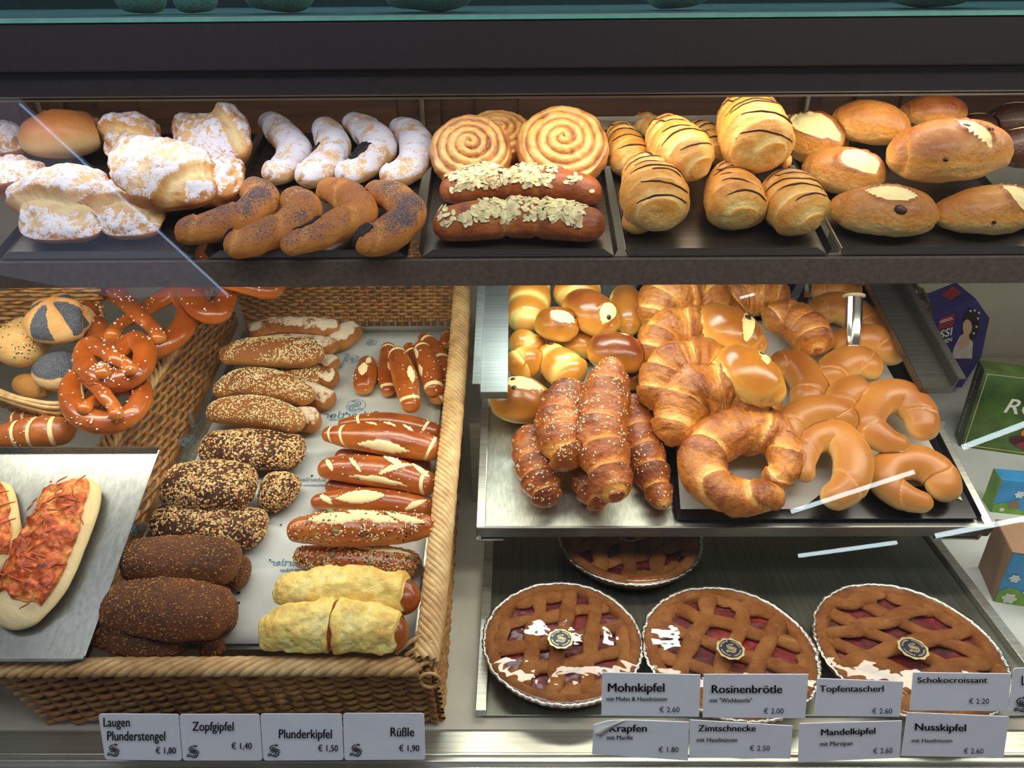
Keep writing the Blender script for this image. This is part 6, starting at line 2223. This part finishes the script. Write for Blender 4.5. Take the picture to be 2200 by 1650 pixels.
# green box standing upright
g0, d = at_z(2062, 960, 0.6615)
yaw = rad(-17)
gx = np.array([math.cos(yaw), math.sin(yaw), 0]); gy = np.array([-math.sin(yaw), math.cos(yaw), 0]); gz = np.array([0, 0, 1.0])
gh, gw, gd = 0.155, 0.23, 0.042
mb = MB(); mb.box(g0 + gx * gw / 2 + gy * gd / 2 + gz * gh / 2 - g0, (gw, gd, gh), (gx, gy, gz))
gb = mb.build('chocolate_box', M['green_box'], None, None, False, 0.001); gb.location = g0
tag(gb, 'dark green chocolate box printed with fruit, standing by the violet box', 'box')
mb = MB(); mb.box(gy * gd / 2 - gx * 0.0006 + gz * gh / 2, (0.001, gd - 0.002, gh - 0.002), (gx, gy, gz)); mb.build('side_panel', M['green_dark'], gb)
fr = lambda x, z, h=0.0006: gx * x - gy * h + gz * z
mb = MB()
for (x, z, w, h) in ((0.006, gh / 2, 0.0012, gh - 0.01), (gw / 2, 0.006, gw - 0.01, 0.0012), (gw / 2, gh - 0.006, gw - 0.01, 0.0012)):
    mb.box(fr(x, z), (w, 0.0008, h), (gx, gy, gz))
mb.build('gold_line', M['gold'], gb)
V, F_ = text_np('ROHKOST', 0.01, 0.2)
flat((V - V.min(0)) * 0.040, F_, fr(0.048, 0.080, 0.001), gx, gz, 'lettering', M['white'], gb, np.zeros(3))
V, F_ = text_np('KONFEKT · ROHKOST', 0.01)
flat((V - V.min(0)) * 0.0135, F_, gy * 0.028 - gx * 0.0014 + gz * 0.018, gz, -gy, 'lettering', M['gold'], gb, np.zeros(3))
for (x, z, rx_, rz_, mt, nm, h) in ((0.105, 0.046, 0.020, 0.014, 'apricot', 'printed_apricot', 0.001), (0.088, 0.030, 0.018, 0.010, 'plum', 'printed_plum', 0.0016), (0.118, 0.028, 0.020, 0.011, 'plum', 'printed_plum', 0.002), (0.10, 0.022, 0.016, 0.008, 'red', 'printed_plum', 0.0024)):
    mb = MB(); mb.prism([fr(x + rx_ * math.cos(t), z + rz_ * math.sin(t), h) for t in a], -gy * 0.0003); mb.build(nm, M[mt], gb)


def easter(px, py, z0, w, d_, h, yawd, label, top, deco):
    p, _ = at_z(px, py, z0)
    yw = rad(yawd)
    ax = (np.array([math.cos(yw), math.sin(yw), 0]), np.array([-math.sin(yw), math.cos(yw), 0]), gz)
    mb = MB(); mb.box(ax[0] * w / 2 + ax[1] * d_ / 2 + gz * h / 2, (w, d_, h), ax)
    o = mb.build('easter_box', M['sky_card'], None, None, False, 0.0008); o.location = p
    tag(o, label, 'box')
    mb = MB(); mb.box(ax[1] * d_ / 2 - ax[0] * 0.0006 + gz * h / 2, (0.001, d_, h), ax); mb.build('side_panel', M[top], o)
    f = lambda x, z, hh: ax[0] * x - ax[1] * hh + gz * z
    mb = MB(); n = 12
    mb.prism([f(0, 0, 0.0006)] + [f(w * k / n, h * (0.22 + 0.12 * math.sin(k * 1.1)), 0.0006) for k in range(n + 1)] + [f(w, 0, 0.0006)], -ax[1] * 0.0003)
    mb.build('printed_meadow', M['grass_card'], o)
    for (x, z, r_, mt, nm) in deco:
        mb = MB(); mb.prism([f(x * w + r_ * (1 + 0.18 * math.cos(6 * t)) * math.cos(t), z * h + r_ * (1 + 0.18 * math.cos(6 * t)) * math.sin(t), 0.0012) for t in np.linspace(0, 6.283, 36, endpoint=False)], -ax[1] * 0.0003)
        mb.build(nm, M[mt], o)
    return o


easter(2128, 1100, 0.6615, 0.14, 0.032, 0.062, -10, 'small blue and green box standing on the printed paper, behind the brown-topped one', 'grass_card',
       ((0.10, 0.12, 0.0035, 'white', 'printed_daisy'), (0.22, 0.62, 0.006, 'white', 'printed_cloud'), (0.2, 0.3, 0.008, 'kraft', 'printed_egg')))
o = easter(2135, 1292, 0.6615, 0.13, 0.070, 0.085, -14, 'brown-topped box with blue sky and daisies nearest the front corner', 'kraft',
           ((0.12, 0.12, 0.008, 'white', 'printed_daisy'), (0.30, 0.70, 0.010, 'yellow', 'printed_egg'), (0.10, 0.52, 0.006, 'white', 'printed_daisy'), (0.34, 0.28, 0.014, 'gold', 'printed_egg')))
mb = MB()
yw = rad(-14); ax = (np.array([math.cos(yw), math.sin(yw), 0]), np.array([-math.sin(yw), math.cos(yw), 0]), gz)
mb.box(ax[0] * 0.065 + ax[1] * 0.035 + gz * 0.0856, (0.131, 0.071, 0.001), ax); mb.build('lid', M['kraft'], o)

# ------------------------------------------------------------------ tongs, post, foil bag
A1, A2 = at(1734, 596, R, 0.085)[0], at(1706, 682, R, 0.055)[0]
tl = (A1 + A2) / 2
tg = empty('serving_tongs', tl)
tag(tg, 'steel serving tongs gripping the burnt tip of a butter croissant', 'tongs')
for dx in (-0.009, 0.009):
    mb = MB()
    w = np.array([dx, 0, 0])
    P = [A1 + w * 0.4 - tl, A1 * 0.5 + A2 * 0.5 + w * 1.2 - tl, A2 + w * 0.8 - tl]
    for k in range(2):
        mb.bar(P[k], P[k + 1], 0.0016, 0.015, (0, 1, 0.3))
    mb.build('tong_arm', M['chrome'], tg, None, False, 0.0005)
    mb = MB()
    sf = sweep_w(np.array([list(A2 + w * 0.8 - tl + np.array([0, 0.004, 0.006])) + [0.004], list(A2 + w * 0.6 - tl + np.array([-0.004, -0.012, -0.010])) + [0.009], list(A2 + w * 0.3 - tl + np.array([-0.006, -0.022, -0.018])) + [0.005]]), np.array([1.0, 0, 0.2]), 0.3, 1, 0.8, 24, 16)
    link('tong_tip', mesh_np('tong_tip', sf.G.reshape(-1, 3), grid_faces(24, 16)), M['chrome'], tg)

B1, d = at(1835, 634, R, 0.105)
B2 = at(1832, 770, R, 0.045)[0]
r0 = 0.0155
ps_ = empty('metal_post', B2)
tag(ps_, 'shiny metal cup standing among the plain crescents with a cream rim on top', 'metal cup')
hgt = B1 - B2
th = np.linspace(0, 2 * np.pi, 28, endpoint=False)
ax_ = unit(hgt); s1 = unit(np.cross(ax_, np.array([0, 1.0, 0]))); s2 = np.cross(ax_, s1)
prof = [(0.35, 0.0), (0.62, 0.15), (0.78, 0.35), (0.80, 0.6), (0.80, 0.96)]
V = np.array([[hgt * t + (s1 * math.cos(q) + s2 * math.sin(q)) * r0 * k * (1 + 0.06 * math.sin(q * 7)) for q in th] for k, t in prof])
link('shaft', mesh_np('shaft', V.reshape(-1, 3), grid_faces(len(prof), 28)), M['chrome'], ps_)
prof = [(0.02, 1.0), (0.9, 1.0), (1.06, 1.0), (1.08, 0.975), (0.8, 0.955)]
V = np.array([[hgt * t + (s1 * math.cos(q) + s2 * math.sin(q)) * r0 * k for q in th] for k, t in prof])
link('cap', mesh_np('cap', V.reshape(-1, 3), grid_faces(len(prof), 28)), plain('cream_cap', (226, 206, 164), 0.3), ps_)

P = [at_y(1935, 596, 1.29)[0], at_y(1962, 650, 1.27)[0], at_y(1985, 720, 1.25)[0], at_y(1992, 770, 1.24)[0]]
sf = sweep_w(np.array([list(p) + [r] for p, r in zip(P, (0.016, 0.030, 0.024, 0.008))]), np.array([0, -1.0, 0.3]), 0.7, 0.7, 0.8, 60, 40)
cz = np.abs(fbm(sf.G * 60, 3, 3))
displace(sf, 0.02 * cz - 0.006)
put(sf, 'foil_bag', M['cello'], 0, 0, 'crumpled shiny dark foil bag between the guide rail and the violet box', 'bag')

# ------------------------------------------------------------------ baked goods on the top shelf behind the tinted glass
TP = Plane(0.90, 1.3755, 0.0)
for (x, w, lab) in ((500, 0.030, 'pale baked piece hanging into view behind the tinted upper glass, first of the pair'), (588, 0.026, 'pale baked piece behind the tinted upper glass, second of the pair'),
                    (722, 0.044, 'pale loaf behind the tinted upper glass above the sugar crescents'), (960, 0.060, 'large pale loaf behind the tinted upper glass above the cinnamon snails'),
                    (1352, 0.040, 'glass-like pale piece behind the tinted upper glass above the striped croissants'), (1750, 0.060, 'pale wrapped piece behind the tinted upper glass above the raisin rolls'),
                    (2150, 0.080, 'big pale wrapped loaf behind the tinted upper glass at the picture edge')):
    xw_ = (x - 1100) / FPX * 1.18
    P = np.array([[xw_ - w, 0.98, 1.3775 + w * 0.5, w * 0.3], [xw_ - w * 0.5, 0.98, 1.3775 + w * 0.5, w * 0.55], [xw_ + w * 0.5, 0.98, 1.3775 + w * 0.5, w * 0.55], [xw_ + w, 0.98, 1.3775 + w * 0.5, w * 0.3]])
    sf = sweep_w(P, np.array([0, 0, 1.0]), 0.9, 0.98, 0.9, 48, 32)
    displace(sf, 0.006 * fbm(sf.G * 30, 9, 2))
    put(sf, 'white_loaf', M['powder2'], 0.2, 0.5, lab, 'loaf', 'pale loaves on the top shelf')
